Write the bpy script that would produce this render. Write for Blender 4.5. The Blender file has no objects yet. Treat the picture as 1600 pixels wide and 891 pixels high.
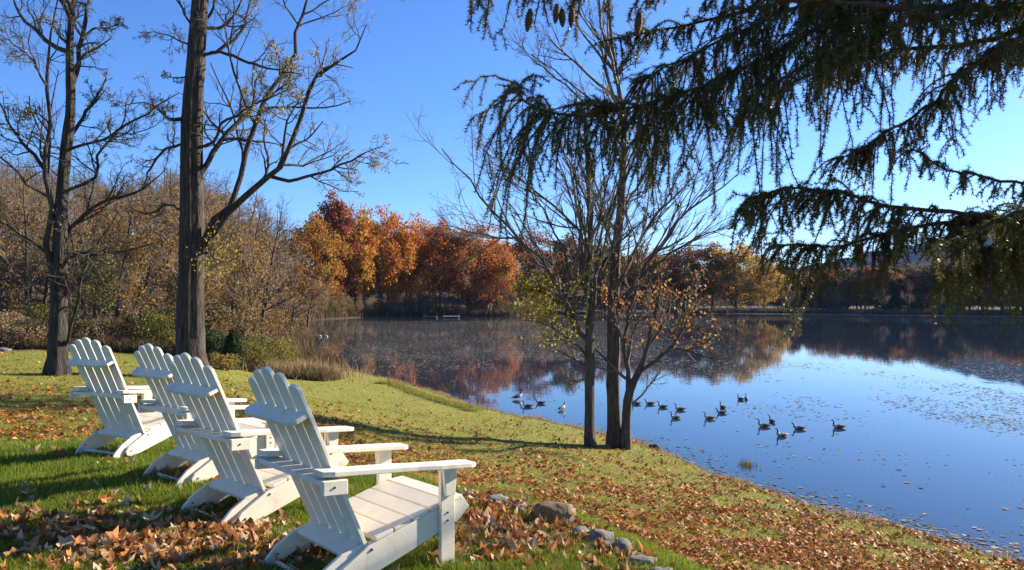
import bpy, bmesh, math
import numpy as np
from mathutils import Vector, noise as mnoise

# ------------------------------------------------------------------ scene, camera, light
SC = bpy.context.scene
C = SC.collection
F_PX, HY, CAM_Z = 1175.0, 472.0, 4.8
TERRACE = CAM_Z - 1.495

cam_d = bpy.data.cameras.new('camera'); cam = bpy.data.objects.new('camera', cam_d); C.objects.link(cam)
cam_d.sensor_width = 36; cam_d.lens = F_PX / 1600 * 36
cam_d.shift_y = (HY - 445.5) / 1600
cam_d.clip_start = 0.05; cam_d.clip_end = 12000
cam.location = (0, 0, CAM_Z); cam.rotation_euler = (math.pi / 2, 0, 0)
SC.camera = cam

SUN_AZ, SUN_EL = math.radians(60), math.radians(24.5)      # azimuth measured from +Y towards +X
world = bpy.data.worlds.new('World'); SC.world = world; world.use_nodes = True
wn = world.node_tree; wn.nodes.clear()
sky = wn.nodes.new('ShaderNodeTexSky'); sky.sky_type = 'NISHITA'; sky.sun_disc = False
sky.sun_elevation = SUN_EL; sky.sun_rotation = SUN_AZ
sky.altitude = 300; sky.air_density = 1.0; sky.dust_density = 0.35; sky.ozone_density = 8.0
bg = wn.nodes.new('ShaderNodeBackground'); bg.inputs['Strength'].default_value = 0.088
wo = wn.nodes.new('ShaderNodeOutputWorld')
hsn = wn.nodes.new('ShaderNodeHueSaturation'); hsn.inputs['Saturation'].default_value = 1.06; hsn.inputs['Hue'].default_value = .508
wn.links.new(sky.outputs[0], hsn.inputs['Color']); wn.links.new(hsn.outputs[0], bg.inputs[0]); wn.links.new(bg.outputs[0], wo.inputs[0])
sun_d = bpy.data.lights.new('sun', 'SUN'); sun_d.energy = 5.0; sun_d.angle = math.radians(0.55); sun_d.color = (1.0, 0.90, 0.76)
sun = bpy.data.objects.new('sun', sun_d); C.objects.link(sun)
sdir = Vector((math.sin(SUN_AZ) * math.cos(SUN_EL), math.cos(SUN_AZ) * math.cos(SUN_EL), math.sin(SUN_EL)))
sun.rotation_euler = sdir.to_track_quat('Z', 'Y').to_euler()
SC.view_settings.view_transform = 'Standard'; SC.view_settings.look = 'None'
SC.view_settings.exposure = 1.42; SC.view_settings.gamma = 1.0
SC.cycles.use_denoising = True
SC.cycles.max_bounces = 6; SC.cycles.diffuse_bounces = 3; SC.cycles.glossy_bounces = 3
SC.cycles.transmission_bounces = 3; SC.cycles.volume_bounces = 0; SC.cycles.transparent_max_bounces = 6
SC.cycles.sample_clamp_indirect = 4.0

# ------------------------------------------------------------------ helpers
rng = np.random.default_rng(11)

def PX(px, py, d):
    """world point seen at photo pixel (px,py) at forward distance d"""
    return np.array([(px - 800) / F_PX * d, d, CAM_Z - (py - HY) / F_PX * d])

def PZ(px, py, z=0.0):
    d = (CAM_Z - z) * F_PX / (py - HY)
    return np.array([(px - 800) / F_PX * d, d])

def nrm(a):
    return a / np.maximum(np.linalg.norm(a, axis=-1, keepdims=True), 1e-9)

def sstep(a, b, x):
    t = np.clip((x - a) / (b - a), 0, 1)
    return t * t * (3 - 2 * t)

def mk_mesh(name, V, faces, mats, midx=None, rnd=None, smooth=False, attrs=None):
    V = np.asarray(V, dtype=np.float32).reshape(-1, 3)
    me = bpy.data.meshes.new(name)
    faces = [np.asarray(f, dtype=np.int32) for f in faces if len(f)]
    me.vertices.add(len(V)); me.vertices.foreach_set('co', V.ravel())
    vi = np.concatenate([f.ravel() for f in faces])
    ls = []; o = 0
    for f in faces:
        k = f.shape[1]; ls.append(o + np.arange(len(f)) * k); o += f.size
    ls = np.concatenate(ls)
    me.loops.add(len(vi)); me.loops.foreach_set('vertex_index', vi)
    me.polygons.add(len(ls)); me.polygons.foreach_set('loop_start', ls.astype(np.int32))
    for m in (mats if isinstance(mats, (list, tuple)) else [mats]): me.materials.append(m)
    if midx is not None: me.polygons.foreach_set('material_index', np.asarray(midx, dtype=np.int32))
    me.update(calc_edges=True)
    if smooth: me.polygons.foreach_set('use_smooth', np.ones(len(ls), dtype=bool))
    ats = dict(attrs or {})
    if rnd is not None: ats['rnd'] = rnd
    for k, v in ats.items():
        a = me.attributes.new(k, 'FLOAT', 'POINT'); a.data.foreach_set('value', np.asarray(v, dtype=np.float32))
    return me

def put(name, me, parent=None, loc=None):
    o = bpy.data.objects.new(name, me); C.objects.link(o)
    if parent is not None: o.parent = parent
    if loc is not None: o.location = loc
    return o

def tag(o, label=None, cat=None, group=None, kind=None):
    if label: o['label'] = label
    if cat: o['category'] = cat
    if group: o['group'] = group
    if kind: o['kind'] = kind
    return o

def empty(name, loc=(0, 0, 0), rz=0.0):
    o = bpy.data.objects.new(name, None); C.objects.link(o); o.empty_display_size = 0.2
    o.location = loc; o.rotation_euler = (0, 0, rz); return o

def copy_tree(o, parent=None):
    c = o.copy(); C.objects.link(c); c.parent = parent
    for ch in list(o.children): copy_tree(ch, c)
    return c

# ---- vectorised branches
def grow(S, D, L, r0, r1f, n, wander, trop=0.0, g=None):
    g = g or rng
    S = np.asarray(S, float); D = nrm(np.asarray(D, float)); B = len(S)
    L = np.broadcast_to(L, (B,)); r0 = np.broadcast_to(r0, (B,))
    P = np.zeros((B, n + 1, 3)); P[:, 0] = S; d = D.copy()
    for i in range(n):
        d = nrm(d + wander * g.normal(size=(B, 3)) + np.array([0, 0, trop]))
        P[:, i + 1] = P[:, i] + d * (L / n)[:, None]
    R = r0[:, None] * (1 - (1 - r1f) * np.linspace(0, 1, n + 1)[None])
    return P, R

def spawn(P, R, cnt, t0, t1, ang, angv=0.15, rr=0.6, g=None, up=0.0):
    """cnt children per branch -> positions, directions, radii, t"""
    g = g or rng
    B, n1, _ = P.shape; n = n1 - 1
    t = g.uniform(t0, t1, (B, cnt)); x = np.clip(t * n, 0, n - 1e-4); i = x.astype(int); f = (x - i)[..., None]
    b = np.arange(B)[:, None]
    p = P[b, i] * (1 - f) + P[b, i + 1] * f
    T = nrm(P[b, i + 1] - P[b, i]); r = (R[b, i] * (1 - f[..., 0]) + R[b, i + 1] * f[..., 0]) * rr
    q = g.normal(size=T.shape) + np.array([0, 0, up]); q = nrm(q - (q * T).sum(-1, keepdims=True) * T)
    a = g.normal(ang, angv, (B, cnt))[..., None]
    d = np.cos(a) * T + np.sin(a) * q
    return p.reshape(-1, 3), d.reshape(-1, 3), r.reshape(-1), t.reshape(-1)

def tubes(P, R, k):
    B, n, _ = P.shape
    T = np.gradient(P, axis=1); T = nrm(T)
    ref = np.where(np.abs(T.mean(1, keepdims=True)[..., 2:3]) > 0.7, np.array([1.0, 0, 0]), np.array([0, 0, 1.0]))
    N = nrm(ref - (ref * T).sum(-1, keepdims=True) * T); Bn = np.cross(T, N)
    a = np.linspace(0, 2 * np.pi, k, endpoint=False)
    V = P[:, :, None] + R[:, :, None, None] * (np.cos(a)[None, None, :, None] * N[:, :, None] + np.sin(a)[None, None, :, None] * Bn[:, :, None])
    j = np.arange(k); j2 = (j + 1) % k
    base = (np.arange(B)[:, None, None] * n + np.arange(n - 1)[None, :, None]) * k
    F = np.stack([base + j, base + j2, base + k + j2, base + k + j], -1).reshape(-1, 4)
    return V.reshape(-1, 3), F

def merge(parts):
    """[(V,F)] with the same face size -> V,F"""
    Vs, Fs, o = [], [], 0
    for V, Fa in parts:
        Vs.append(V); Fs.append(Fa + o); o += len(V)
    return np.concatenate(Vs), np.concatenate(Fs)

def quads(Pos, size, g=None, flat=0.0, aspect=0.7):
    """random leaf quads (diamond leaf shapes) at Pos"""
    g = g or rng
    n = len(Pos); u = nrm(g.normal(size=(n, 3)) * np.array([1, 1, 1 - flat]))
    w = g.normal(size=(n, 3)); v = nrm(w - (w * u).sum(-1, keepdims=True) * u)
    s = np.broadcast_to(size, (n,))[:, None] * 0.5
    bend = np.cross(u, v) * s * 0.35
    V = np.stack([Pos - u * s, Pos + v * s * aspect + bend - u * s * .15, Pos + u * s, Pos - v * s * aspect + bend - u * s * .15], 1).reshape(-1, 3)
    return V, np.arange(4 * n).reshape(n, 4)

def smooth_path(pts, n):
    """Catmull-Rom resample of a polyline (any dims) to n+1 points"""
    p = np.asarray(pts, float); d = np.r_[0, np.cumsum(np.linalg.norm(np.diff(p[:, :3], axis=0), axis=1))]
    s = np.linspace(0, d[-1], n + 1); out = np.zeros((n + 1, p.shape[1]))
    q = np.vstack([2 * p[0] - p[1], p, 2 * p[-1] - p[-2]])
    for i, x in enumerate(s):
        k = min(np.searchsorted(d, x, side='right') - 1, len(p) - 2); t = (x - d[k]) / max(d[k + 1] - d[k], 1e-9)
        a, b, c, e = q[k], q[k + 1], q[k + 2], q[k + 3]
        out[i] = 0.5 * (2 * b + (c - a) * t + (2 * a - 5 * b + 4 * c - e) * t * t + (3 * b - a - 3 * c + e) * t ** 3)
    return out

# ---- cheap value noise on arrays
def vnoise(x, y, seed=0):
    def h(i, j):
        v = np.sin(i * 127.1 + j * 311.7 + seed * 74.7) * 43758.5453
        return v - np.floor(v)
    xi, yi = np.floor(x), np.floor(y); fx, fy = x - xi, y - yi
    fx = fx * fx * (3 - 2 * fx); fy = fy * fy * (3 - 2 * fy)
    return (h(xi, yi) * (1 - fx) + h(xi + 1, yi) * fx) * (1 - fy) + (h(xi, yi + 1) * (1 - fx) + h(xi + 1, yi + 1) * fx) * fy

def fbm(x, y, seed=0, o=4):
    s, a, t = 0, 0.5, 0
    for k in range(o):
        s = s + a * vnoise(x * 2 ** k, y * 2 ** k, seed + k); t += a; a *= .5
    return s / t

# ------------------------------------------------------------------ materials
def new_mat(name):
    m = bpy.data.materials.new(name); m.use_nodes = True
    nt = m.node_tree; nt.nodes.clear()
    out = nt.nodes.new('ShaderNodeOutputMaterial')
    return m, nt, out

def N(nt, t, **kw):
    n = nt.nodes.new(t)
    for k, v in kw.items():
        if k in n.inputs.keys(): n.inputs[k].default_value = v
        else: setattr(n, k, v)
    return n

def ramp(nt, stops):
    r = nt.nodes.new('ShaderNodeValToRGB'); e = r.color_ramp.elements
    while len(e) < len(stops): e.new(0.5)
    for i, (p, c) in enumerate(stops):
        e[i].position = p; e[i].color = (*c, 1)
    return r

def leaf_mat(name, stops=None, trans=0.35, rough=0.6, objcol=False, spec=0.12):
    m, nt, out = new_mat(name)
    at = N(nt, 'ShaderNodeAttribute', attribute_name='rnd')
    if objcol:
        oi = N(nt, 'ShaderNodeObjectInfo')
        hs = N(nt, 'ShaderNodeHueSaturation')
        mh = N(nt, 'ShaderNodeMapRange'); mh.inputs[3].default_value = .475; mh.inputs[4].default_value = .53
        mv = N(nt, 'ShaderNodeMapRange'); mv.inputs[3].default_value = .5; mv.inputs[4].default_value = 1.45
        nz = N(nt, 'ShaderNodeMath', operation='FRACT'); mu = N(nt, 'ShaderNodeMath', operation='MULTIPLY'); mu.inputs[1].default_value = 7.31
        nt.links.new(at.outputs['Fac'], mu.inputs[0]); nt.links.new(mu.outputs[0], nz.inputs[0])
        nt.links.new(at.outputs['Fac'], mh.inputs[0]); nt.links.new(nz.outputs[0], mv.inputs[0])
        nt.links.new(oi.outputs['Color'], hs.inputs['Color']); nt.links.new(mh.outputs[0], hs.inputs['Hue']); nt.links.new(mv.outputs[0], hs.inputs['Value'])
        col = hs.outputs[0]
    else:
        r = ramp(nt, stops); nt.links.new(at.outputs['Fac'], r.inputs[0]); col = r.outputs[0]
    p = N(nt, 'ShaderNodeBsdfPrincipled', Roughness=rough); p.inputs['Specular IOR Level'].default_value = spec
    t = N(nt, 'ShaderNodeBsdfTranslucent'); mx = N(nt, 'ShaderNodeMixShader'); mx.inputs[0].default_value = trans
    nt.links.new(col, p.inputs['Base Color']); nt.links.new(col, t.inputs[0])
    nt.links.new(p.outputs[0], mx.inputs[1]); nt.links.new(t.outputs[0], mx.inputs[2]); nt.links.new(mx.outputs[0], out.inputs[0])
    return m

def noise_mat(name, c1, c2, scale=5.0, rough=0.8, bump=0.3, bscale=None, stretch=(1, 1, 1), c3=None, spec=0.3, bdist=0.02, detail=6):
    m, nt, out = new_mat(name)
    tc = N(nt, 'ShaderNodeTexCoord'); mp = N(nt, 'ShaderNodeMapping'); mp.inputs['Scale'].default_value = stretch
    nt.links.new(tc.outputs['Object'], mp.inputs[0])
    nz = N(nt, 'ShaderNodeTexNoise', Scale=scale, Detail=detail, Roughness=0.65); nt.links.new(mp.outputs[0], nz.inputs['Vector'])
    r = ramp(nt, [(.3, c1), (.68, c2)] if c3 is None else [(.3, c1), (.5, c2), (.72, c3)]); nt.links.new(nz.outputs[0], r.inputs[0])
    p = N(nt, 'ShaderNodeBsdfPrincipled', Roughness=rough); p.inputs['Specular IOR Level'].default_value = spec
    nt.links.new(r.outputs[0], p.inputs['Base Color'])
    if bump:
        n2 = N(nt, 'ShaderNodeTexNoise', Scale=bscale or scale * 3, Detail=5); nt.links.new(mp.outputs[0], n2.inputs['Vector'])
        b = N(nt, 'ShaderNodeBump', Strength=bump, Distance=bdist); nt.links.new(n2.outputs[0], b.inputs['Height']); nt.links.new(b.outputs[0], p.inputs['Normal'])
    nt.links.new(p.outputs[0], out.inputs[0])
    return m

M = {}
M['bark'] = noise_mat('bark', (.014, .010, .008), (.050, .039, .030), scale=5, stretch=(3.2, 3.2, .35), bump=1.0, bscale=9, bdist=.06, rough=.9, c3=(.11, .088, .068))
M['bark_fine'] = noise_mat('bark_fine', (.03, .024, .018), (.095, .076, .058), scale=3, bump=0, rough=.85)
M['bark_lake'] = noise_mat('bark_lake', (.03, .023, .018), (.085, .066, .05), scale=6, stretch=(2.2, 2.2, .5), bump=.7, bdist=.03, rough=.9, c3=(.14, .115, .09))
M['twig_grey'] = noise_mat('twig_grey', (.075, .06, .047), (.17, .14, .11), scale=2, bump=0, rough=.85)
M['spruce_bark'] = noise_mat('spruce_bark', (.035, .02, .012), (.11, .06, .035), scale=14, bump=.6, rough=.9)
M['spruce_twig'] = noise_mat('spruce_twig', (.06, .03, .014), (.15, .075, .035), scale=9, bump=0, rough=.8)
M['needle'] = leaf_mat('needle', [(0, (.035, .048, .015)), (.45, (.075, .095, .025)), (.72, (.14, .13, .034)), (.88, (.25, .14, .04)), (1, (.36, .21, .07))], trans=.5, rough=.35, spec=.4)
M['cone'] = noise_mat('cone', (.05, .025, .012), (.15, .08, .04), scale=40, bump=.6, rough=.7)
M['crown'] = leaf_mat('autumn_leaf', objcol=True, trans=.42)
M['sparse_leaf'] = leaf_mat('sparse_leaf', [(0, (.22, .12, .045)), (.35, (.30, .19, .06)), (.7, (.25, .19, .05)), (1, (.24, .10, .035))], trans=.4)
M['wood_leaf'] = leaf_mat('wood_leaf', [(0, (.20, .10, .04)), (.35, (.34, .20, .06)), (.7, (.29, .20, .055)), (1, (.32, .13, .04))], trans=.42)
M['pale_leaf'] = leaf_mat('pale_leaf', [(0, (.35, .27, .10)), (.6, (.42, .36, .16)), (1, (.30, .28, .08))], trans=.4)
M['yellow_leaf'] = leaf_mat('yellow_leaf', [(0, (.36, .26, .03)), (.5, (.45, .34, .05)), (1, (.24, .24, .04))], trans=.45)
M['orange_leaf'] = leaf_mat('orange_leaf', [(0, (.34, .11, .03)), (.5, (.42, .20, .06)), (1, (.30, .20, .06))], trans=.45)
M['fallen'] = leaf_mat('fallen', [(0, (.15, .065, .03)), (.2, (.28, .11, .04)), (.42, (.44, .16, .04)), (.65, (.46, .25, .11)), (.88, (.60, .44, .27)), (1, (.30, .14, .08))], trans=.25, rough=.55)
M['litter'] = leaf_mat('litter', [(0, (.15, .055, .02)), (.3, (.36, .11, .025)), (.6, (.48, .17, .035)), (.85, (.42, .22, .08)), (1, (.52, .36, .17))], trans=.2, rough=.6)
M['grass'] = leaf_mat('grass', [(0, (.075, .12, .014)), (.5, (.165, .22, .024)), (.85, (.27, .29, .04)), (1, (.42, .35, .11))], trans=.4, rough=.5)
M['lawn_grass'] = leaf_mat('lawn_grass', [(0, (.12, .145, .02)), (.45, (.23, .235, .036)), (.8, (.33, .30, .06)), (1, (.40, .32, .11))], trans=.35, rough=.6)
M['dry_grass'] = leaf_mat('dry_grass', [(0, (.20, .12, .05)), (.5, (.34, .23, .11)), (1, (.42, .32, .18))], trans=.35, rough=.7)
M['reed'] = leaf_mat('reed', [(0, (.09, .06, .03)), (.5, (.15, .10, .05)), (1, (.20, .14, .08))], trans=.2, rough=.7)
M['brush'] = leaf_mat('brush', [(0, (.05, .04, .018)), (.5, (.12, .085, .04)), (1, (.24, .17, .09))], trans=.3, rough=.7)
M['evergreen'] = leaf_mat('evergreen', [(0, (.012, .03, .012)), (.6, (.03, .065, .018)), (1, (.06, .10, .03))], trans=.2, rough=.5)
M['shrub_leaf'] = leaf_mat('shrub_leaf', [(0, (.07, .085, .018)), (.5, (.17, .15, .03)), (1, (.28, .22, .06))], trans=.35)
M['rock'] = noise_mat('rock', (.06, .055, .05), (.16, .148, .13), scale=7, bump=.7, bscale=16, bdist=.02, rough=.9, c3=(.23, .215, .19))
M['brown_rock'] = noise_mat('brown_rock', (.08, .05, .025), (.17, .115, .06), scale=6, bump=.7, bscale=18, bdist=.02, rough=.85, c3=(.30, .23, .13))
M['bolt'] = noise_mat('bolt', (.05, .05, .05), (.12, .11, .10), scale=40, bump=0, rough=.5)

def paint_mat():
    m, nt, out = new_mat('white_paint')
    tc = N(nt, 'ShaderNodeTexCoord'); mp = N(nt, 'ShaderNodeVectorMath', operation='ADD'); oi = N(nt, 'ShaderNodeObjectInfo'); ml = N(nt, 'ShaderNodeMath', operation='MULTIPLY'); ml.inputs[1].default_value = 37.0
    nt.links.new(oi.outputs['Random'], ml.inputs[0]); nt.links.new(tc.outputs['Object'], mp.inputs[0]); nt.links.new(ml.outputs[0], mp.inputs[1])
    nz = N(nt, 'ShaderNodeTexNoise', Scale=7.0, Detail=8.0, Roughness=.7); nt.links.new(mp.outputs[0], nz.inputs['Vector'])
    r = ramp(nt, [(.28, (.56, .475, .345)), (.42, (.73, .65, .50)), (.7, (.80, .73, .575))]); nt.links.new(nz.outputs[0], r.inputs[0])
    n3 = N(nt, 'ShaderNodeTexNoise', Scale=90.0, Detail=3.0); nt.links.new(mp.outputs[0], n3.inputs['Vector'])
    r3 = ramp(nt, [(.22, (.45, .42, .36)), (.30, (1, 1, 1))]); nt.links.new(n3.outputs[0], r3.inputs[0])
    mx = N(nt, 'ShaderNodeMix', data_type='RGBA', blend_type='MULTIPLY'); mx.inputs[0].default_value = 1
    nt.links.new(r.outputs[0], mx.inputs[6]); nt.links.new(r3.outputs[0], mx.inputs[7])
    p = N(nt, 'ShaderNodeBsdfPrincipled', Roughness=.42); nt.links.new(mx.outputs[2], p.inputs['Base Color'])
    b = N(nt, 'ShaderNodeBump', Strength=.12, Distance=.004); n2 = N(nt, 'ShaderNodeTexNoise', Scale=60.0); nt.links.new(mp.outputs[0], n2.inputs['Vector'])
    nt.links.new(n2.outputs[0], b.inputs['Height']); nt.links.new(b.outputs[0], p.inputs['Normal'])
    nt.links.new(p.outputs[0], out.inputs[0]); return m
M['paint'] = paint_mat()

# ------------------------------------------------------------------ the lie of the land
shore_px = [(1600, 880), (1400, 830), (1250, 785), (1130, 745), (1060, 715), (1015, 694), (980, 688), (930, 676), (860, 662), (760, 640), (700, 618), (660, 607), (600, 592), (540, 579), (480, 563)]
near_shore = [tuple(PZ(*p)) for p in shore_px]
LAKE = np.array([(300, -60), (60, -45), (28, -14), (17, 0), (11.5, 9)] + near_shore +
                [(-21, 70), (-22, 82), (-25, 95), (-32, 120), (-44, 160), (-52, 200), (-45, 238), (-30, 250), (0, 262), (16, 290), (30, 315), (78, 318), (120, 292), (150, 262), (220, 225), (320, 150)])

def lake_sd(x, y):
    """signed distance to the lake edge, positive on land"""
    x = np.asarray(x, float); y = np.asarray(y, float)
    best = np.full(x.shape, 1e9); inside = np.zeros(x.shape, bool)
    n = len(LAKE)
    for i in range(n):
        ax, ay = LAKE[i]; bx, by = LAKE[(i + 1) % n]
        dx, dy = bx - ax, by - ay
        t = np.clip(((x - ax) * dx + (y - ay) * dy) / (dx * dx + dy * dy), 0, 1)
        best = np.minimum(best, (x - ax - t * dx) ** 2 + (y - ay - t * dy) ** 2)
        c = ((ay > y) != (by > y))
        with np.errstate(divide='ignore', invalid='ignore'):
            xi = ax + (y - ay) * dx / (dy if dy else 1e-9)
        inside ^= c & (x < xi)
    d = np.sqrt(best)
    d = np.where(inside, -d, d)
    return d + (.55 * (vnoise(x * .9, y * .9, 2) - .5) + .3 * (vnoise(x * 2.7, y * 2.7, 6) - .5)) * np.exp(-(d / 2.5) ** 2) * (y < 80)

edge_px = [(-500, 688), (0, 686), (200, 678), (400, 698), (520, 722), (650, 748), (770, 768), (865, 797), (940, 830), (1060, 890), (1130, 935), (1250, 1010)]
EDGE = np.array([PZ(px, py, TERRACE) for px, py in edge_px] + [np.array([2.2, -6]), np.array([-30, -6])])

def poly_sd(poly, x, y):
    best = np.full(np.shape(x), 1e9); inside = np.zeros(np.shape(x), bool); n = len(poly)
    for i in range(n):
        ax, ay = poly[i]; bx, by = poly[(i + 1) % n]; dx, dy = bx - ax, by - ay
        t = np.clip(((x - ax) * dx + (y - ay) * dy) / (dx * dx + dy * dy), 0, 1)
        best = np.minimum(best, (x - ax - t * dx) ** 2 + (y - ay - t * dy) ** 2)
        inside ^= ((ay > y) != (by > y)) & (x < ax + (y - ay) * dx / (dy if dy else 1e-9))
    d = np.sqrt(best); return np.where(inside, -d, d)

def ground(x, y, full=False):
    x = np.asarray(x, float); y = np.asarray(y, float)
    sd = lake_sd(x, y)
    near = np.interp(sd, [-60, -8, -1.5, 0, .35, 1.2, 2.5, 8, 13, 18, 30, 60], [-4, -1.6, -.35, -.03, .13, .26, .42, 1.2, 2.45, 2.74, 2.72, 2.6])
    far = np.interp(sd, [-60, -8, -1.5, 0, .6, 2, 8, 30], [-4, -1.6, -.35, -.03, .25, .45, .9, 1.6])
    w = sstep(40, 75, y + .25 * np.maximum(x, 0))
    z = near * (1 - w) + far * w
    # wooded hillside on the left, gentle rise behind the far shore
    hl = np.maximum(0, y - 36 + .15 * (x + 10)) * sstep(-14, -34, x + .02 * y) * sstep(2, 26, sd) * sstep(190, 105, y)
    z = z + 26 * (1 - np.exp(-.0105 * hl))
    hf = np.maximum(0, sd - 20) * sstep(120, 210, y) * sstep(95, 45, x)
    z = z + 26 * (1 - np.exp(-.011 * hf))
    # terrace
    te = poly_sd(EDGE, x, y)
    tw = 1 - sstep(0.0, 2.3, te)
    z = z * (1 - tw) + np.maximum(z, TERRACE - .075 * sstep(-1.4, -.1, te)) * tw
    # worn hollows and small lumps
    lump = (fbm(x * .6, y * .6, 3) - .5) * .16 * sstep(1, 5, sd) * sstep(0, 1.5, te)
    z = z + lump + (fbm(x * 1.7, y * 1.7, 9) - .5) * .03 * (sd > 0)
    if full: return z, sd, te
    return z

def gz(x, y): return float(ground(np.array([x]), np.array([y]))[0])

def axis(near, step, far, growth):
    a = [0.0]
    while a[-1] < near: a.append(a[-1] + step)
    s = step
    while a[-1] < far:
        s *= growth; a.append(a[-1] + s)
    return np.array(a)
xp = axis(22, .2, 6500, 1.06); xs = np.r_[-xp[:0:-1], xp]
ys = np.r_[-axis(6, .5, 200, 1.25)[:0:-1], axis(46, .2, 6600, 1.04)]
GX, GY = np.meshgrid(xs, ys); gx, gy = GX.ravel(), GY.ravel()
gzv, gsd, gte = ground(gx, gy, True)
nx, ny = len(xs), len(ys)
ii = (np.arange(ny - 1)[:, None] * nx + np.arange(nx - 1)[None]).ravel()
GF = np.stack([ii, ii + 1, ii + nx + 1, ii + nx], 1)
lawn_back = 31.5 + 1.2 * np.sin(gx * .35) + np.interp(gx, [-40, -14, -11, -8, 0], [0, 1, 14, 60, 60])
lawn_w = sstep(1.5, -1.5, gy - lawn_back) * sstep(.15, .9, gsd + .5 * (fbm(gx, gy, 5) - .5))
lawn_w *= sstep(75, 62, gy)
terr_w = sstep(.45, -.15, gte + .5 * (fbm(gx * 2, gy * 2, 21) - .5))

def ground_mat():
    m, nt, out = new_mat('ground')
    tc = N(nt, 'ShaderNodeTexCoord')
    def nz(s, d=5.0, r=.6):
        n = N(nt, 'ShaderNodeTexNoise', Scale=s, Detail=d, Roughness=r); nt.links.new(tc.outputs['Object'], n.inputs['Vector']); return n
    def mix(f, a, b):
        x = N(nt, 'ShaderNodeMix', data_type='RGBA')
        nt.links.new(f, x.inputs[0])
        for s, i in ((a, 6), (b, 7)):
            if isinstance(s, tuple): x.inputs[i].default_value = (*s, 1)
            else: nt.links.new(s, x.inputs[i])
        return x.outputs[2]
    def at(k): return N(nt, 'ShaderNodeAttribute', attribute_name=k).outputs['Fac']
    n1, n2, n3 = nz(.55), nz(9.0, 8.0, .75), nz(34.0, 4.0, .7)
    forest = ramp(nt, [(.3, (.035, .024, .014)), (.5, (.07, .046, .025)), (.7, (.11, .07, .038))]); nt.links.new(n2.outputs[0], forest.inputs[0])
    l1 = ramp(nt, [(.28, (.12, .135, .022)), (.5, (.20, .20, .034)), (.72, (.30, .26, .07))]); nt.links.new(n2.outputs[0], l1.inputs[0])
    leafc = ramp(nt, [(.3, (.10, .045, .022)), (.5, (.22, .085, .035)), (.7, (.32, .17, .09))]); nt.links.new(n3.outputs[0], leafc.inputs[0])
    lf = ramp(nt, [(.52, (0, 0, 0)), (.60, (1, 1, 1))]); nt.links.new(n2.outputs[0], lf.inputs[0])
    la = N(nt, 'ShaderNodeMath', operation='MULTIPLY'); nt.links.new(lf.outputs[0], la.inputs[0]); nt.links.new(at('leafy'), la.inputs[1])
    lawn = mix(la.outputs[0], l1.outputs[0], leafc.outputs[0])
    terr = ramp(nt, [(.3, (.025, .05, .008)), (.6, (.06, .10, .014)), (.8, (.12, .10, .04))]); nt.links.new(n2.outputs[0], terr.inputs[0])
    mud = ramp(nt, [(.3, (.06, .045, .03)), (.7, (.19, .15, .10))]); nt.links.new(n2.outputs[0], mud.inputs[0])
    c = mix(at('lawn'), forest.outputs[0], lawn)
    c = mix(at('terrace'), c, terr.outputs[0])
    c = mix(at('mud'), c, mud.outputs[0])
    p = N(nt, 'ShaderNodeBsdfPrincipled', Roughness=.9); p.inputs['Specular IOR Level'].default_value = .15
    nt.links.new(c, p.inputs['Base Color'])
    b = N(nt, 'ShaderNodeBump', Strength=.8, Distance=.04); nt.links.new(n3.outputs[0], b.inputs['Height']); nt.links.new(b.outputs[0], p.inputs['Normal'])
    nt.links.new(p.outputs[0], out.inputs[0]); return m

def leafy(x, y):
    """how thickly fallen leaves lie on the slope"""
    sd = lake_sd(x, y); q = fbm(x * .3, y * .3, 31)
    under = np.exp(-(((x - 1.5) / 7.5) ** 2 + ((y - 15.5) / 6.5) ** 2))
    right = np.exp(-(((x - 4.5) / 3.5) ** 2 + ((y - 12) / 4.5) ** 2))
    band = np.exp(-((y - 12.6) / 2.2) ** 2) * .75 + np.exp(-((y - 17.5) / 1.6) ** 2) * .45 * (x < -4)
    return np.clip((.14 + 1.0 * under + .6 * right + .6 * band) * (.45 + 1.1 * q), 0, 1.2)

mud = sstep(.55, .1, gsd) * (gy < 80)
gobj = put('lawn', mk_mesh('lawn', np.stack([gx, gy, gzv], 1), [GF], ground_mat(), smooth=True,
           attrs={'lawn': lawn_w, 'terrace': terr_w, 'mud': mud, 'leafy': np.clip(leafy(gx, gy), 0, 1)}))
tag(gobj, 'autumn lawn falling from the chair terrace to the lake', kind='structure')

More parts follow.
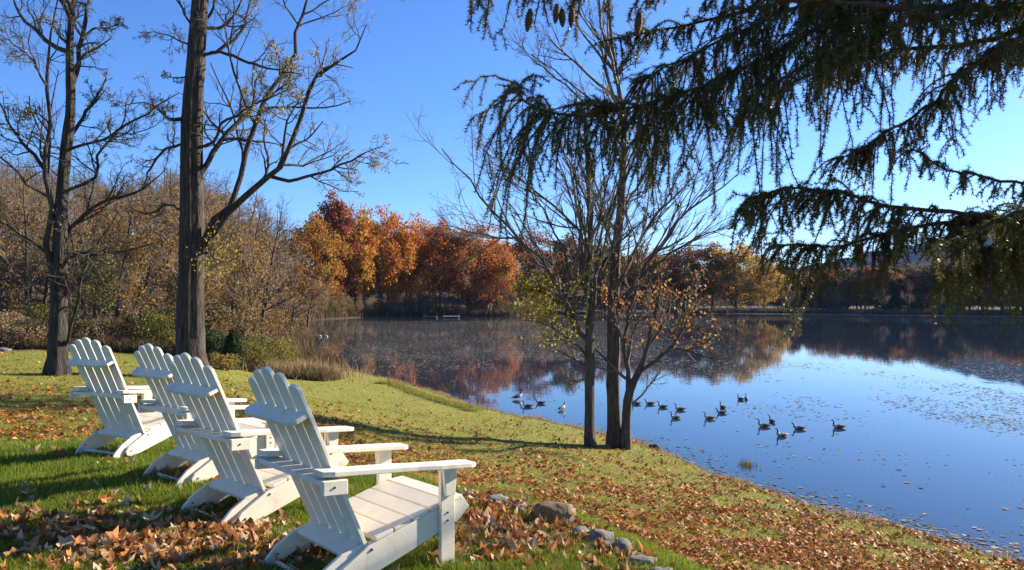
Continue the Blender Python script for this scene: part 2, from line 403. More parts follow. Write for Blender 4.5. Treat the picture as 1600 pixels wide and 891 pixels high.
# ------------------------------------------------------------------ water
def water_mat():
    m, nt, out = new_mat('water')
    tc = N(nt, 'ShaderNodeTexCoord'); mp = N(nt, 'ShaderNodeMapping'); mp.inputs['Scale'].default_value = (1, 1, 1)
    nt.links.new(tc.outputs['Object'], mp.inputs[0])
    n1 = N(nt, 'ShaderNodeTexNoise', Scale=1.1, Detail=3.0); nt.links.new(mp.outputs[0], n1.inputs['Vector'])
    b = N(nt, 'ShaderNodeBump', Strength=.05, Distance=.05); nt.links.new(n1.outputs[0], b.inputs['Height'])
    p = N(nt, 'ShaderNodeBsdfPrincipled', Roughness=.015, IOR=1.333)
    p.inputs['Base Color'].default_value = (.020, .034, .052, 1); nt.links.new(b.outputs[0], p.inputs['Normal'])
    # far floating weed, too far off to tell the plants apart
    n2 = N(nt, 'ShaderNodeTexNoise', Scale=2.6, Detail=9.0, Roughness=.8); nt.links.new(tc.outputs['Object'], n2.inputs['Vector'])
    a = N(nt, 'ShaderNodeAttribute', attribute_name='weed')
    s = N(nt, 'ShaderNodeMath', operation='ADD'); nt.links.new(n2.outputs[0], s.inputs[0]); nt.links.new(a.outputs['Fac'], s.inputs[1])
    r = ramp(nt, [(.62, (0, 0, 0)), (.68, (1, 1, 1))]); nt.links.new(s.outputs[0], r.inputs[0])
    d = N(nt, 'ShaderNodeBsdfPrincipled', Roughness=.9); d.inputs['Specular IOR Level'].default_value = .08
    c = ramp(nt, [(.35, (.08, .07, .05)), (.6, (.17, .15, .11)), (.8, (.26, .24, .18))]); n3 = N(nt, 'ShaderNodeTexNoise', Scale=3.0, Detail=6.0); nt.links.new(tc.outputs['Object'], n3.inputs['Vector'])
    nt.links.new(n3.outputs[0], c.inputs[0]); nt.links.new(c.outputs[0], d.inputs['Base Color'])
    mx = N(nt, 'ShaderNodeMixShader'); nt.links.new(r.outputs[0], mx.inputs[0]); nt.links.new(p.outputs[0], mx.inputs[1]); nt.links.new(d.outputs[0], mx.inputs[2])
    nt.links.new(mx.outputs[0], out.inputs[0]); return m

def weed(x, y):
    px = 800 + x / np.maximum(y, 1) * F_PX; py = HY + CAM_Z / np.maximum(y, 1) * F_PX
    # broad mat on the left middle of the lake and a paler drift across the middle of it
    a = sstep(430, 560, px) * sstep(1230, 1000, px) * sstep(494, 503, py) * sstep(600, 556, py + (px - 800) * .02)
    b = sstep(1000, 1150, px) * sstep(548, 566, py + (px - 1150) * -.02) * sstep(668, 630, py - (px - 1200) * .07) * .5
    c = sstep(700, 800, px) * sstep(600, 640, py) * .16
    return a, b, c
wx = np.linspace(-90, 330, 211); wy = np.r_[np.linspace(-70, 330, 201)]
WX, WY = np.meshgrid(wx, wy); wa, wb, wc = weed(WX.ravel(), WY.ravel())
jj = (np.arange(len(wy) - 1)[:, None] * len(wx) + np.arange(len(wx) - 1)[None]).ravel()
wob = put('lake_water', mk_mesh('lake_water', np.stack([WX.ravel(), WY.ravel(), 0 * WX.ravel()], 1), [np.stack([jj, jj + 1, jj + len(wx) + 1, jj + len(wx)], 1)], water_mat(),
          attrs={'weed': .10 * wa - .02 * wb - .25 * (1 - np.maximum(wa, wb * .9))}))
tag(wob, 'calm blue lake mirroring the autumn shore', kind='structure')

# ------------------------------------------------------------------ far mountain and ridge
def ridge(name, prof, d0, depth, mat, label, seed):
    """a long hill: profile of photo pixels (crest) at distance d0, falling to both sides"""
    cx = np.array([PX(px, py, d0)[0] for px, py in prof]); cz = np.array([PX(px, py, d0)[2] for px, py in prof])
    u = np.linspace(cx[0], cx[-1], 160); t = np.linspace(-1, 1, 41)
    U, Tt = np.meshgrid(u, t)
    z = np.interp(U, cx, cz) * (1 - np.abs(Tt) ** 1.3) + (fbm(U * .02, Tt * 9, seed, 5) - .5) * d0 * .012 * (1 - np.abs(Tt))
    z = z + rng.normal(0, d0 * .0005, z.shape) * (np.abs(Tt) < .95)
    V = np.stack([U.ravel(), d0 + Tt.ravel() * depth, z.ravel() - 1], 1)
    k = (np.arange(40)[:, None] * 160 + np.arange(159)[None]).ravel()
    o = put(name, mk_mesh(name, V, [np.stack([k, k + 1, k + 161, k + 160], 1)], mat, smooth=False)); tag(o, label, kind='structure'); return o
mt_mat = noise_mat('wooded_slope', (.010, .012, .013), (.024, .024, .022), scale=.02, bump=0, c3=(.034, .028, .022), spec=0.0, rough=1.0)
ridge('mountain', [(1180, 440), (1240, 420), (1330, 402), (1436, 380), (1526, 357), (1620, 338), (1760, 318), (1950, 330), (2300, 360)], 3000, 900, mt_mat, 'blue wooded mountain rising behind the right shore', 4)
ridge('hill', [(500, 455), (700, 440), (900, 432), (1080, 428), (1230, 417), (1330, 424), (1500, 430), (1700, 425), (2100, 440)], 760, 180, mt_mat, 'low brown wooded ridge behind the far shore', 8)

# ------------------------------------------------------------------ traced trees (big lawn trees, lakeside clump)
def traced_tree(name, label, trunk, limbs, D, bark, fine, lv, leaves=None, seed=1, group=None, top_extra=None, wiggle=.02, cat='tree', slim=.70):
    """trunk / limbs: [(px,py,width_px)] ; limbs may end with a depth offset"""
    g = np.random.default_rng(seed)
    def world(path, d0, d1):
        n = len(path); out = []
        for i, (px, py, w) in enumerate(path):
            d = d0 + (d1 - d0) * (i / max(n - 1, 1)) ** 1.2
            out.append([*PX(px, py, d), w / 2 / F_PX * d])
        return np.array(out)
    T = world(trunk, D, D)
    base = T[0, :3].copy(); base[2] = gz(base[0], base[1])
    root = empty(name, base); tag(root, label, cat, group)
    T[0, 2] = base[2] - .15
    if top_extra is not None: T = np.vstack([T, [*(T[-1, :3] + top_extra), .02]])
    tp = smooth_path(T, 44)
    def local(V): return V - base
    # trunk with ridged, flared sections
    k = 20; P = tp[None, :, :3]; R = tp[None, :, 3]
    V, Fq = tubes(P, R, k); V = V.reshape(45, k, 3)
    ax = tp[:, None, :3]; ang = np.arange(k)
    rid = 1 + .10 * np.sin(ang * 2.2 + g.uniform(0, 6)) [None, :] * np.ones((45, 1)) + g.normal(0, .035, (45, k))
    rid = rid + g.normal(0, .07, k)[None] + np.array([.05 * vnoise(ang * .8, np.full(k, hh_ * 3.0), seed) for hh_ in tp[:, 2]])
    hgt = np.clip((tp[:, 2] - base[2]) / 1.1, 0, 1)
    rid = rid * .77 * (1 + ((1 - hgt) ** 2)[:, None] * (.22 + .35 * np.maximum(0, np.sin(ang * 2 * np.pi / k * 5 + 1)))[None])
    V = ax + (V - ax) * rid[..., None]
    put('trunk', mk_mesh('trunk', local(V.reshape(-1, 3)), [Fq], bark, smooth=True), root)
    LP, LR, LL = [], [], []
    for path, doff in limbs:
        d0 = D
        W = world(path, d0, d0 + doff); n = 12; W[:, 3] *= slim
        s = smooth_path(W, n); ln = np.linalg.norm(np.diff(s[:, :3], axis=0), axis=1).sum()
        s[1:-1, :3] += g.normal(0, wiggle * ln / 3, (n - 1, 3)) * np.array([1, 1.5, 1])
        s[:, 3] = np.maximum(s[:, 3], .006)
        LP.append(s[:, :3]); LR.append(s[:, 3]); LL.append(ln)
        V, Fq = tubes(s[None, :, :3], s[None, :, 3], 8)
        put('limb', mk_mesh('limb', local(V), [Fq], bark, smooth=True), root)
    P, R, L = np.array(LP), np.array(LR), np.array(LL)
    if top_extra is not None or True:   # the trunk's upper part also carries branches
        tu = smooth_path(T[len(T) // 2:], 12); P = np.vstack([P, tu[None, :, :3]]); R = np.vstack([R, tu[None, :, 3]]); L = np.r_[L, np.linalg.norm(tu[-1, :3] - tu[0, :3])]
    tw = []; tips = []
    for (cnt, t0, lf, ang, n, wander, trop, sides, rmin) in lv:
        S, Dr, r, t = spawn(P, R, cnt, t0, .98, ang, .22, .62, g)
        Lc = np.repeat(L, cnt) * lf * g.uniform(.55, 1.25, len(S)) * (1.15 - .55 * t)
        r = np.clip(r, rmin, np.maximum(Lc * .03, rmin))
        P, R = grow(S, Dr, Lc, r, .35, n, wander, trop, g); L = Lc
        tw.append(tubes(P, R, sides)); tips.append(P)
    by = {}
    V, Fq = merge(tw)
    o = put('twigs', mk_mesh('twigs', local(V), [Fq], fine, smooth=True), root); o['kind'] = 'stuff'
    if leaves:
        for (mat, frac, size, box, jit) in leaves:
            pts = np.concatenate([tips[-1].reshape(-1, 3), tips[-2].reshape(-1, 3)])
            px = 800 + pts[:, 0] / pts[:, 1] * F_PX; py = HY - (pts[:, 2] - CAM_Z) / pts[:, 1] * F_PX
            ok = (px > box[0]) & (px < box[2]) & (py > box[1]) & (py < box[3]) & (g.random(len(pts)) < frac)
            pts = pts[ok] + g.normal(0, jit, (ok.sum(), 3))
            if len(pts) == 0: continue
            V, Fq = quads(pts, g.uniform(.6, 1.3, len(pts)) * size, g)
            o = put('leaves', mk_mesh('leaves', local(V), [Fq], mat, rnd=np.repeat(g.random(len(pts)), 4)), root); o['kind'] = 'stuff'
    return root

LV_BIG = [(9, .15, .34, .85, 7, .20, .05, 5, .012), (6, .15, .50, .8, 5, .24, .04, 4, .008), (5, .2, .5, .75, 4, .22, .03, 3, .0050), (4, .2, .55, .7, 3, .22, .02, 3, .0036)]
treeB = traced_tree('lawn_tree', 'thick dark trunked tall tree behind the chairs with limbs sweeping right', 
    [(297, 574, 52), (297, 540, 50), (296, 480, 46), (298, 400, 42), (299, 320, 40), (298, 240, 38), (301, 160, 35), (306, 80, 31), (312, 0, 28), (316, -120, 22), (312, -260, 14)],
    [([(314, 388, 16), (340, 340, 14), (366, 300, 13), (385, 236, 12), (401, 185, 11), (432, 131, 10), (452, 104, 9), (462, 71, 8), (465, 44, 7), (480, 0, 6), (490, -60, 3)], 1.2),
     ([(314, 392, 18), (350, 345, 16), (395, 298, 14), (432, 266, 11), (459, 209, 10), (479, 145, 9), (490, 124, 8), (533, 104, 6), (556, 74, 4), (572, 40, 2)], -1.8),
     ([(420, 275, 9), (452, 282, 8), (486, 276, 7), (516, 263, 6), (553, 249, 4), (592, 230, 2)], -2.5),
     ([(310, 275, 13), (330, 245, 12), (354, 209, 10), (380, 185, 9), (396, 160, 7), (404, 120, 4), (420, 80, 2)], 2.2),
     ([(308, 230, 8), (330, 226, 7), (340, 205, 6), (352, 188, 6), (380, 176, 5), (410, 158, 4), (450, 140, 2)], -2.0),
     ([(318, 86, 8), (340, 78, 8), (361, 67, 7), (378, 44, 6), (388, 20, 5), (394, -10, 4), (420, -60, 2)], 1.6),
     ([(330, 82, 7), (360, 86, 7), (391, 98, 6), (425, 108, 4), (470, 116, 2)], -1.6),
     ([(306, 60, 7), (330, 20, 6), (345, -20, 5), (380, -90, 3)], 2.0),
     ([(290, 184, 10), (263, 187, 8), (250, 172, 5), (225, 160, 3), (190, 165, 2)], -1.5),
     ([(300, 72, 5), (285, 66, 4), (270, 58, 3), (250, 52, 2), (215, 50, 1.5)], 1.0),
     ([(294, 120, 4), (275, 122, 3), (255, 117, 2)], -.8),
     ([(300, 40, 5), (270, -10, 4), (235, -50, 2)], -1.6),
     ([(284, 330, 6), (262, 320, 5), (230, 335, 4), (200, 322, 2)], 1.5),
     ([(288, 225, 7), (262, 232, 6), (238, 258, 5), (222, 296, 3)], 1.2),
     ([(308, 400, 5), (325, 395, 4), (345, 410, 3), (365, 405, 2)], -1.2)],
    24.0, M['bark'], M['bark_fine'], LV_BIG,
    leaves=[(M['pale_leaf'], .12, .062, (380, -100, 620, 330), .05), (M['yellow_leaf'], .06, .08, (295, 330, 420, 460), .2)], seed=5, top_extra=np.array([.2, 0, 2.5]), group='large bare trees on the lawn')

treeA = traced_tree('lawn_tree', 'forked bare tree at the left edge of the lawn with a crooked second stem',
    [(91, 584, 38), (91, 545, 34), (92, 500, 33), (93, 441, 28), (95, 352, 25), (98, 296, 22), (104, 230, 21), (111, 168, 18), (109, 84, 14), (114, 0, 11), (118, -90, 7)],
    [([(92, 560, 22), (86, 500, 20), (87, 440, 18), (74, 405, 14), (70, 375, 12), (74, 327, 11), (69, 264, 10), (77, 215, 9), (79, 200, 8), (69, 135, 7), (77, 67, 5), (90, 0, 3)], -.8),
     ([(69, 264, 9), (52, 240, 8), (34, 222, 7), (14, 190, 5), (0, 162, 4), (-30, 130, 2)], -1.5),
     ([(110, 150, 12), (118, 125, 11), (125, 81, 10), (130, 44, 9), (138, 0, 7), (150, -60, 3)], 1.0),
     ([(104, 236, 8), (116, 232, 7), (152, 220, 6), (175, 212, 6), (202, 192, 5), (232, 175, 4), (280, 145, 2)], -1.4),
     ([(108, 215, 9), (118, 202, 8), (138, 172, 7), (152, 150, 6), (166, 122, 3)], 1.2),
     ([(100, 300, 9), (111, 297, 8), (145, 283, 7), (152, 250, 6), (165, 225, 5), (190, 200, 4), (200, 150, 2)], 1.9),
     ([(92, 428, 10), (104, 405, 8), (118, 398, 7), (162, 397, 6), (201, 391, 4), (240, 380, 2)], -1.5),
     ([(98, 385, 11), (106, 365, 10), (118, 345, 8), (154, 316, 7), (201, 305, 6), (232, 290, 3), (262, 262, 1.5)], 1.5),
     ([(82, 400, 8), (65, 388, 7), (32, 366, 6), (0, 345, 5), (-40, 330, 3)], 1.0),
     ([(98, 545, 9), (111, 520, 8), (122, 470, 7), (128, 430, 6), (140, 400, 4), (160, 370, 3), (185, 330, 2)], -1.6),
     ([(88, 440, 7), (70, 430, 5), (45, 445, 4), (10, 440, 3)], -1.6),
     ([(106, 70, 6), (90, 52, 5), (84, 42, 3), (60, 30, 2)], -1.0),
     ([(127, 60, 5), (150, 44, 4), (165, 46, 3), (190, 34, 1.5)], 1.0),
     ([(70, 130, 5), (50, 95, 4), (30, 75, 3), (0, 55, 2)], 1.4),
     ([(79, 195, 4), (55, 176, 3), (30, 185, 2)], -1.0)],
    22.0, M['bark'], M['bark_fine'], LV_BIG, leaves=[(M['pale_leaf'], .03, .06, (0, -100, 300, 420), .05)], seed=8, top_extra=np.array([0, .2, 2.0]), group='large bare trees on the lawn')

LV_LAKE = [(11, .08, .40, .5, 7, .10, .07, 4, .011), (5, .15, .5, .5, 5, .12, .06, 4, .007), (4, .2, .5, .55, 4, .14, .04, 3, .0052), (2, .2, .5, .55, 3, .15, .02, 3, .0042)]
treeC1 = traced_tree('lakeside_tree', 'slim grey bare tree by the water, leftmost trunk of the lakeside clump',
    [(922, 699, 20), (921, 660, 18), (921, 600, 18), (921, 545, 18), (922, 500, 13), (923, 440, 11), (922, 380, 9), (921, 324, 8), (917, 250, 6), (912, 170, 4)],
    [([(921, 535, 13), (903, 512, 11), (886, 480, 10), (873, 452, 9), (850, 412, 8), (837, 396, 7), (788, 351, 6), (747, 302, 4), (720, 265, 3), (690, 232, 2)], -1.0),
     ([(905, 515, 8), (880, 470, 7), (862, 432, 6), (815, 382, 5), (770, 366, 4), (729, 360, 3), (690, 352, 1.5)], 1.6),
     ([(918, 520, 10), (915, 440, 9), (904, 369, 7), (880, 335, 6), (855, 311, 5), (820, 285, 4), (786, 262, 2), (765, 220, 1.5)], 1.4),
     ([(920, 500, 9), (914, 420, 8), (910, 351, 6), (896, 297, 5), (880, 240, 3), (862, 190, 2)], -1.6),
     ([(924, 500, 9), (932, 430, 8), (949, 378, 6), (958, 330, 5), (975, 270, 3), (990, 220, 2)], -1.8),
     ([(922, 480, 8), (938, 420, 6), (960, 390, 5), (1000, 350, 3), (1040, 320, 2)], 1.6),
     ([(900, 508, 7), (893, 440, 6), (876, 385, 5), (862, 350, 4), (840, 318, 3), (815, 270, 2)], -2.0),
     ([(919, 560, 6), (902, 540, 5), (880, 525, 4), (850, 505, 3), (820, 500, 2)], -1.4),
     ([(919, 575, 5), (895, 560, 4), (872, 548, 3), (855, 540, 2)], 1.0),
     ([(890, 480, 6), (860, 462, 5), (830, 452, 4), (800, 455, 2)], -.9),
     ([(919, 590, 4), (900, 596, 3), (880, 588, 2)], 1.0)],
    22.6, M['bark_lake'], M['twig_grey'], LV_LAKE,
    leaves=[(M['yellow_leaf'], .22, .10, (770, 428, 910, 530), .2), (M['yellow_leaf'], .07, .10, (880, 400, 1000, 510), .12)], seed=21, group='lakeside clump')
treeC2 = traced_tree('lakeside_tree', 'tallest bare tree of the lakeside clump with a thick flared trunk',
    [(962, 694, 32), (960, 660, 27), (958, 600, 26), (959, 540, 25), (958, 482, 22), (963, 392, 18), (970, 324, 16), (974, 248, 13), (974, 190, 11), (964, 120, 8), (955, 60, 6), (950, -20, 4)],
    [([(960, 460, 9), (990, 400, 8), (1021, 338, 6), (1060, 300, 4), (1100, 262, 2)], 1.5),
     ([(959, 500, 9), (1000, 430, 8), (1039, 372, 7), (1080, 325, 5), (1129, 293, 3), (1168, 255, 1.5)], -1.5),
     ([(962, 480, 7), (1010, 425, 6), (1062, 387, 5), (1110, 362, 3), (1158, 342, 1.5)], -.6),
     ([(972, 300, 7), (990, 250, 5), (1010, 200, 4), (1020, 140, 2)], -1.2),
     ([(972, 330, 6), (1000, 285, 5), (1030, 230, 3), (1060, 190, 2)], 1.4),
     ([(973, 230, 6), (940, 190, 5), (901, 150, 4), (863, 118, 3), (808, 76, 1.5)], .8),
     ([(974, 200, 5), (930, 165, 4), (880, 120, 3), (830, 85, 2)], -1.4),
     ([(966, 370, 6), (940, 320, 5), (925, 270, 3), (905, 215, 2)], 1.3),
     ([(962, 410, 6), (948, 360, 5), (935, 320, 4), (915, 270, 2)], -1.5),
     ([(960, 130, 5), (985, 80, 4), (1010, 30, 2)], .9),
     ([(958, 90, 4), (930, 50, 3), (905, 10, 2)], -.9)],
    23.2, M['bark_lake'], M['twig_grey'], LV_LAKE,
    leaves=[(M['yellow_leaf'], .04, .10, (940, 380, 1100, 500), .1)], seed=33, top_extra=np.array([0, 0, 1.0]), group='lakeside clump')
treeC3 = traced_tree('lakeside_tree', 'low leaning stems with withered orange leaves, right of the lakeside clump',
    [(977, 688, 19), (979, 650, 17), (982, 622, 17), (990, 598, 15), (1000, 578, 12), (1010, 548, 8), (1022, 505, 6), (1030, 460, 4), (1040, 420, 2)],
    [([(982, 618, 13), (981, 575, 11), (976, 534, 9), (985, 480, 6), (1000, 440, 4), (1012, 410, 2)], .8),
     ([(1000, 580, 9), (1022, 566, 8), (1046, 544, 7), (1065, 520, 5), (1085, 480, 3), (1100, 450, 2)], -1.2),
     ([(1050, 543, 6), (1075, 548, 5), (1100, 557, 4), (1143, 562, 2)], -.6),
     ([(1010, 550, 6), (1035, 510, 5), (1062, 470, 3), (1092, 440, 2)], 1.0),
     ([(978, 640, 5), (1000, 620, 4), (1025, 590, 2), (1040, 572, 1.5)], .8),
     ([(985, 500, 5), (960, 470, 4), (940, 450, 2)], .8),
     ([(1060, 525, 4), (1095, 512, 3), (1140, 500, 1.5)], .6)],
    22.9, M['bark_lake'], M['twig_grey'], [(9, .1, .42, .6, 6, .14, .05, 4, .009), (5, .15, .5, .6, 4, .15, .03, 3, .006), (3, .2, .5, .6, 3, .15, .02, 3, .0045)],
    leaves=[(M['orange_leaf'], .20, .11, (930, 400, 1115, 548), .12)], seed=44, group='lakeside clump')

# ------------------------------------------------------------------ woodland prototypes
def bare_proto(seed, h, leaf_n, leafmat, leafsize, lean=.06, spread=.55, first=.28, dens=1.0):
    g = np.random.default_rng(seed)
    r = h * .012 + .04
    P0, R0 = grow([[0, 0, -.3]], [[g.normal(0, lean), g.normal(0, lean), 1]], h * .92, r, .12, 14, .05, .05, g)
    tv, tf = tubes(P0, R0, 8)
    n1 = int(20 * dens)
    S, D, rr, t = spawn(P0, R0, n1, first, .97, spread + .25, .18, .55, g, up=.3)
    L = h * .34 * (1.15 - .85 * t) * g.uniform(.6, 1.2, len(S))
    P1, R1 = grow(S, D, L, rr, .25, 6, .12, .07, g)
    S, D, rr, t = spawn(P1, R1, 6, .15, .97, .7, .2, .6, g); L2 = np.repeat(L, 6) * .42 * g.uniform(.5, 1.2, len(S))
    P2, R2 = grow(S, D, L2, np.maximum(rr, .012), .4, 4, .15, .05, g)
    S, D, rr, t = spawn(P2, R2, 5, .15, .97, .7, .2, .6, g); L3 = np.repeat(L2, 5) * .55 * g.uniform(.5, 1.2, len(S))
    P3, R3 = grow(S, D, L3, np.maximum(rr, .010), .5, 3, .15, .03, g)
    bv, bf = merge([tubes(P1, R1, 5), tubes(P2, R2, 3), tubes(P3, R3, 3)])
    pts = P3.reshape(-1, 3); pts = pts[pts[:, 2] < h * g.uniform(.6, .85, len(pts))]; k = g.integers(0, len(pts), leaf_n); lp = pts[k] + g.normal(0, .25, (leaf_n, 3))
    lv, lf = quads(lp, g.uniform(.6, 1.3, leaf_n) * leafsize, g)
    return dict(trunk=mk_mesh('trunk', tv, [tf], M['bark_fine'], smooth=True), branches=mk_mesh('branches', bv, [bf], M['twig_grey'], smooth=True),
                leaves=mk_mesh('leaves', lv, [lf], leafmat, rnd=np.repeat(g.random(leaf_n), 4)) if leaf_n else None)

def crown_proto(seed, h, w, leaf_n, leafsize, low=.22, clumps=70):
    """broadleaf tree in autumn colour: trunk, limbs and a crown of leaf clumps with gaps"""
    g = np.random.default_rng(seed)
    P0, R0 = grow([[0, 0, -.3]], [[g.normal(0, .04), g.normal(0, .04), 1]], h * .8, h * .014 + .04, .1, 10, .05, .05, g)
    S, D, rr, t = spawn(P0, R0, 16, low * .8, .95, .8, .2, .6, g, up=.3); L = w * .55 * (1.1 - .5 * t) * g.uniform(.7, 1.1, len(S))
    P1, R1 = grow(S, D, L, rr, .2, 6, .12, .09, g)
    S, D, rr, t2 = spawn(P1, R1, 5, .2, .95, .7, .2, .6, g); L2 = np.repeat(L, 5) * .4
    P2, R2 = grow(S, D, L2, np.maximum(rr, .03), .3, 3, .15, .05, g)
    bv, bf = merge([tubes(P1, R1, 4), tubes(P2, R2, 3)])
    u = nrm(g.normal(size=(clumps, 3))); rad = g.uniform(.45, 1, clumps) ** .5
    lobes = 1 + .18 * np.sin(3 * np.arctan2(u[:, 1], u[:, 0]) + g.uniform(0, 6)) + .12 * np.clip(g.normal(size=clumps), -1.5, .8)
    cz = h * (low + (1 - low) * .5)
    cc = u * (rad * lobes)[:, None] * np.array([w * .5, w * .5, h * (1 - low) * .47]); cc[:, :2] *= (1 - .28 * np.clip(cc[:, 2:] / (h * .5), 0, 1)); cc[:, 2] += cz
    cs = g.uniform(.08, .17, clumps) * w
    which = g.integers(0, clumps, leaf_n)
    v = nrm(g.normal(size=(leaf_n, 3))) * (g.uniform(0, 1, leaf_n) ** .45)[:, None] * np.array([1, 1, .72])
    lp = cc[which] + v * cs[which][:, None]
    lv, lf = quads(lp, g.uniform(.6, 1.35, leaf_n) * leafsize, g, flat=.2)
    rn = np.clip(g.random(clumps)[which] * .7 + g.random(leaf_n) * .3, 0, 1)
    return dict(trunk=mk_mesh('trunk', np.concatenate([tubes(P0, R0, 8)[0]]), [tubes(P0, R0, 8)[1]], M['bark_fine'], smooth=True),
                branches=mk_mesh('branches', bv, [bf], M['bark_fine'], smooth=True), crown=mk_mesh('crown', lv, [lf], M['crown'], rnd=np.repeat(rn, 4)))

def wood_place(px, d, near=(50, 72)):
    a = ['at the far left edge', 'behind the forked tree', 'above the leftmost chair', 'left of the thick trunk', 'right of the thick trunk', 'behind the clipped evergreen', 'towards the cove'][int(np.searchsorted([40, 115, 200, 290, 345, 410], px))]
    return a + (', in the front rank' if d < near[0] else ', in the middle rank' if d < near[1] else ', high at the back')
def plant_tree(name, proto, x, y, s, rz, label, group=None, col=None, sz=None, cat='tree', dz=0.0):
    root = empty(name, (x, y, gz(x, y) + dz), rz); root.scale = (s, s, sz or s)
    tag(root, label, cat, group)
    for k, me in proto.items():
        if me is None: continue
        o = put(k, me, root)
        if col is not None: o.color = (*col, 1)
        if k in ('leaves', 'crown', 'branches'): o['kind'] = 'stuff'
    return root

bare = [bare_proto(100 + i, 17, (1000, 420, 1500, 560, 1100)[i], M['wood_leaf'], .24, dens=(1, 1.1, .9, 1.2, 1)[i]) for i in range(5)]
under = [bare_proto(130 + i, 7, (900, 800, 1100)[i], (M['sparse_leaf'], M['wood_leaf'], M['shrub_leaf'])[i], .18, spread=.7, first=.12, lean=.15) for i in range(3)]
lab_w = ['slim bare woodland tree with sparse tan leaves on the left hillside', 'low yellow leaved understory tree among the woodland trunks on the left']
g = np.random.default_rng(77)
spots = []
for t in range(4000):
    d = 38 + 92 * g.random() ** 1.2; px = g.uniform(-120, 520); x = (px - 800) / F_PX * d
    sdv = float(lake_sd(np.array([x]), np.array([d]))[0])
    if sdv < 4: continue
    if x > -14.5 and d < 50: continue
    if any((x - a) ** 2 + (d - b) ** 2 < (2.9 if d < 75 else 3.9) ** 2 for a, b in spots): continue
    spots.append((x, d))
    if len(spots) >= 120: break
for i, (x, d) in enumerate(spots):
    top = np.interp(800 + x / d * F_PX, [-100, 0, 150, 280, 330, 420, 520], [240, 240, 262, 245, 262, 318, 345])
    hmax = CAM_Z - (top - HY) / F_PX * d - gz(x, d)
    hh = np.clip(hmax * g.uniform(.88, 1.12), 8, 24)
    plant_tree('woodland_tree', bare[i % 5], x, d, hh / 17, g.uniform(0, 6.28), 'slim bare woodland tree ' + wood_place(800 + x / d * F_PX, d), 'woodland trees ' + wood_place(800 + x / d * F_PX, d))
ns = 0; us = []
for t in range(3000):
    d = g.uniform(36, 80); px = g.uniform(-60, 500); x = (px - 800) / F_PX * d
    if float(lake_sd(np.array([x]), np.array([d]))[0]) < 3 or (x > -13 and d < 46): continue
    if any((x - a) ** 2 + (d - b) ** 2 < 2.6 ** 2 for a, b in us): continue
    us.append((x, d))
    plant_tree('understory_tree', under[ns % 3], x, d, g.uniform(.65, 1.15), g.uniform(0, 6.28), ('low yellow leaved tree ', 'low tan leaved tree ', 'low olive leaved tree ')[ns % 3] + wood_place(800 + x / d * F_PX, d), ('yellow', 'tan', 'olive')[ns % 3] + ' understory trees ' + wood_place(800 + x / d * F_PX, d)); ns += 1
    if ns >= 46: break

crowns = [crown_proto(200 + i, 26, (22, 17, 20, 24)[i], 10500, .66, clumps=(120, 95, 130, 110)[i], low=(.14, .18, .1, .15)[i]) for i in range(4)]
ORANGE, GOLD, RUST, CRIM, BROWN, TAN, GREENY = (.46, .175, .028), (.48, .235, .04), (.44, .155, .035), (.30, .085, .035), (.25, .105, .04), (.33, .19, .06), (.22, .17, .045)
far_trees = [  # px, base_y(only for distance), top_y, width_px, colour, label
    (496, 515, 350, 88, (.36, .17, .035), 'golden orange tree leaning over the left cove'),
    (521, 497, 317, 66, CRIM, 'crimson topped tree rising behind the golden trees of the left cove'),
    (556, 499, 326, 92, (.46, .20, .032), 'broad orange gold tree, tallest on the far left shore'),
    (604, 498, 336, 84, ORANGE, 'bright orange tree beside the tallest one on the far left shore'),
    (641, 497, 349, 92, (.55, .20, .03), 'orange tree overhanging the water with a leaning trunk'),
    (688, 496, 357, 70, (.46, .15, .035), 'reddish orange tree left of the moored docks'),
    (736, 495, 356, 96, RUST, 'rust red round crowned tree right of the moored docks'),
    (776, 494, 380, 70, (.42, .16, .04), 'smaller rust orange tree at the edge of the point'),
    (822, 491, 368, 96, BROWN, 'dull brown tree seen through the left of the lakeside clump'),
    (884, 490, 378, 92, (.20, .10, .035), 'brown gold tree seen behind the lakeside clump'),
    (946, 490, 386, 90, BROWN, 'dark brown tree straight behind the tallest lakeside trunk'),
    (1012, 490, 392, 86, (.21, .095, .03), 'brown orange tree seen past the right of the lakeside clump'),
    (1068, 490, 390, 88, (.27, .11, .035), 'red brown tree left of the golden shore trees'),
    (1112, 490, 390, 86, (.34, .18, .04), 'olive gold tree among the shore trees right of the clump'),
    (1150, 491, 386, 92, (.44, .25, .05), 'golden crowned tree, tallest on the right far shore'),
    (1192, 491, 404, 66, (.46, .28, .06), 'smaller golden tree ending the row on the right far shore'),
]
for i, (px, by, ty, wp, col, lab) in enumerate(far_trees):
    d = CAM_Z * F_PX / max(by - HY, 1) + 6; x = (px - 800) / F_PX * d
    while float(lake_sd(np.array([x]), np.array([d]))[0]) < 4: d += 3; x = (px - 800) / F_PX * d
    z0 = gz(x, d); h = CAM_Z - (ty - HY) / F_PX * d - z0; w = wp / F_PX * d
    pr = crowns[i % 4]; pw = (22, 17, 20, 24)[i % 4]
    plant_tree('autumn_tree', pr, x, d, w / pw * 1.05, g.uniform(0, 6.28), lab, 'autumn trees along the far shore', col, sz=h / 25.0)
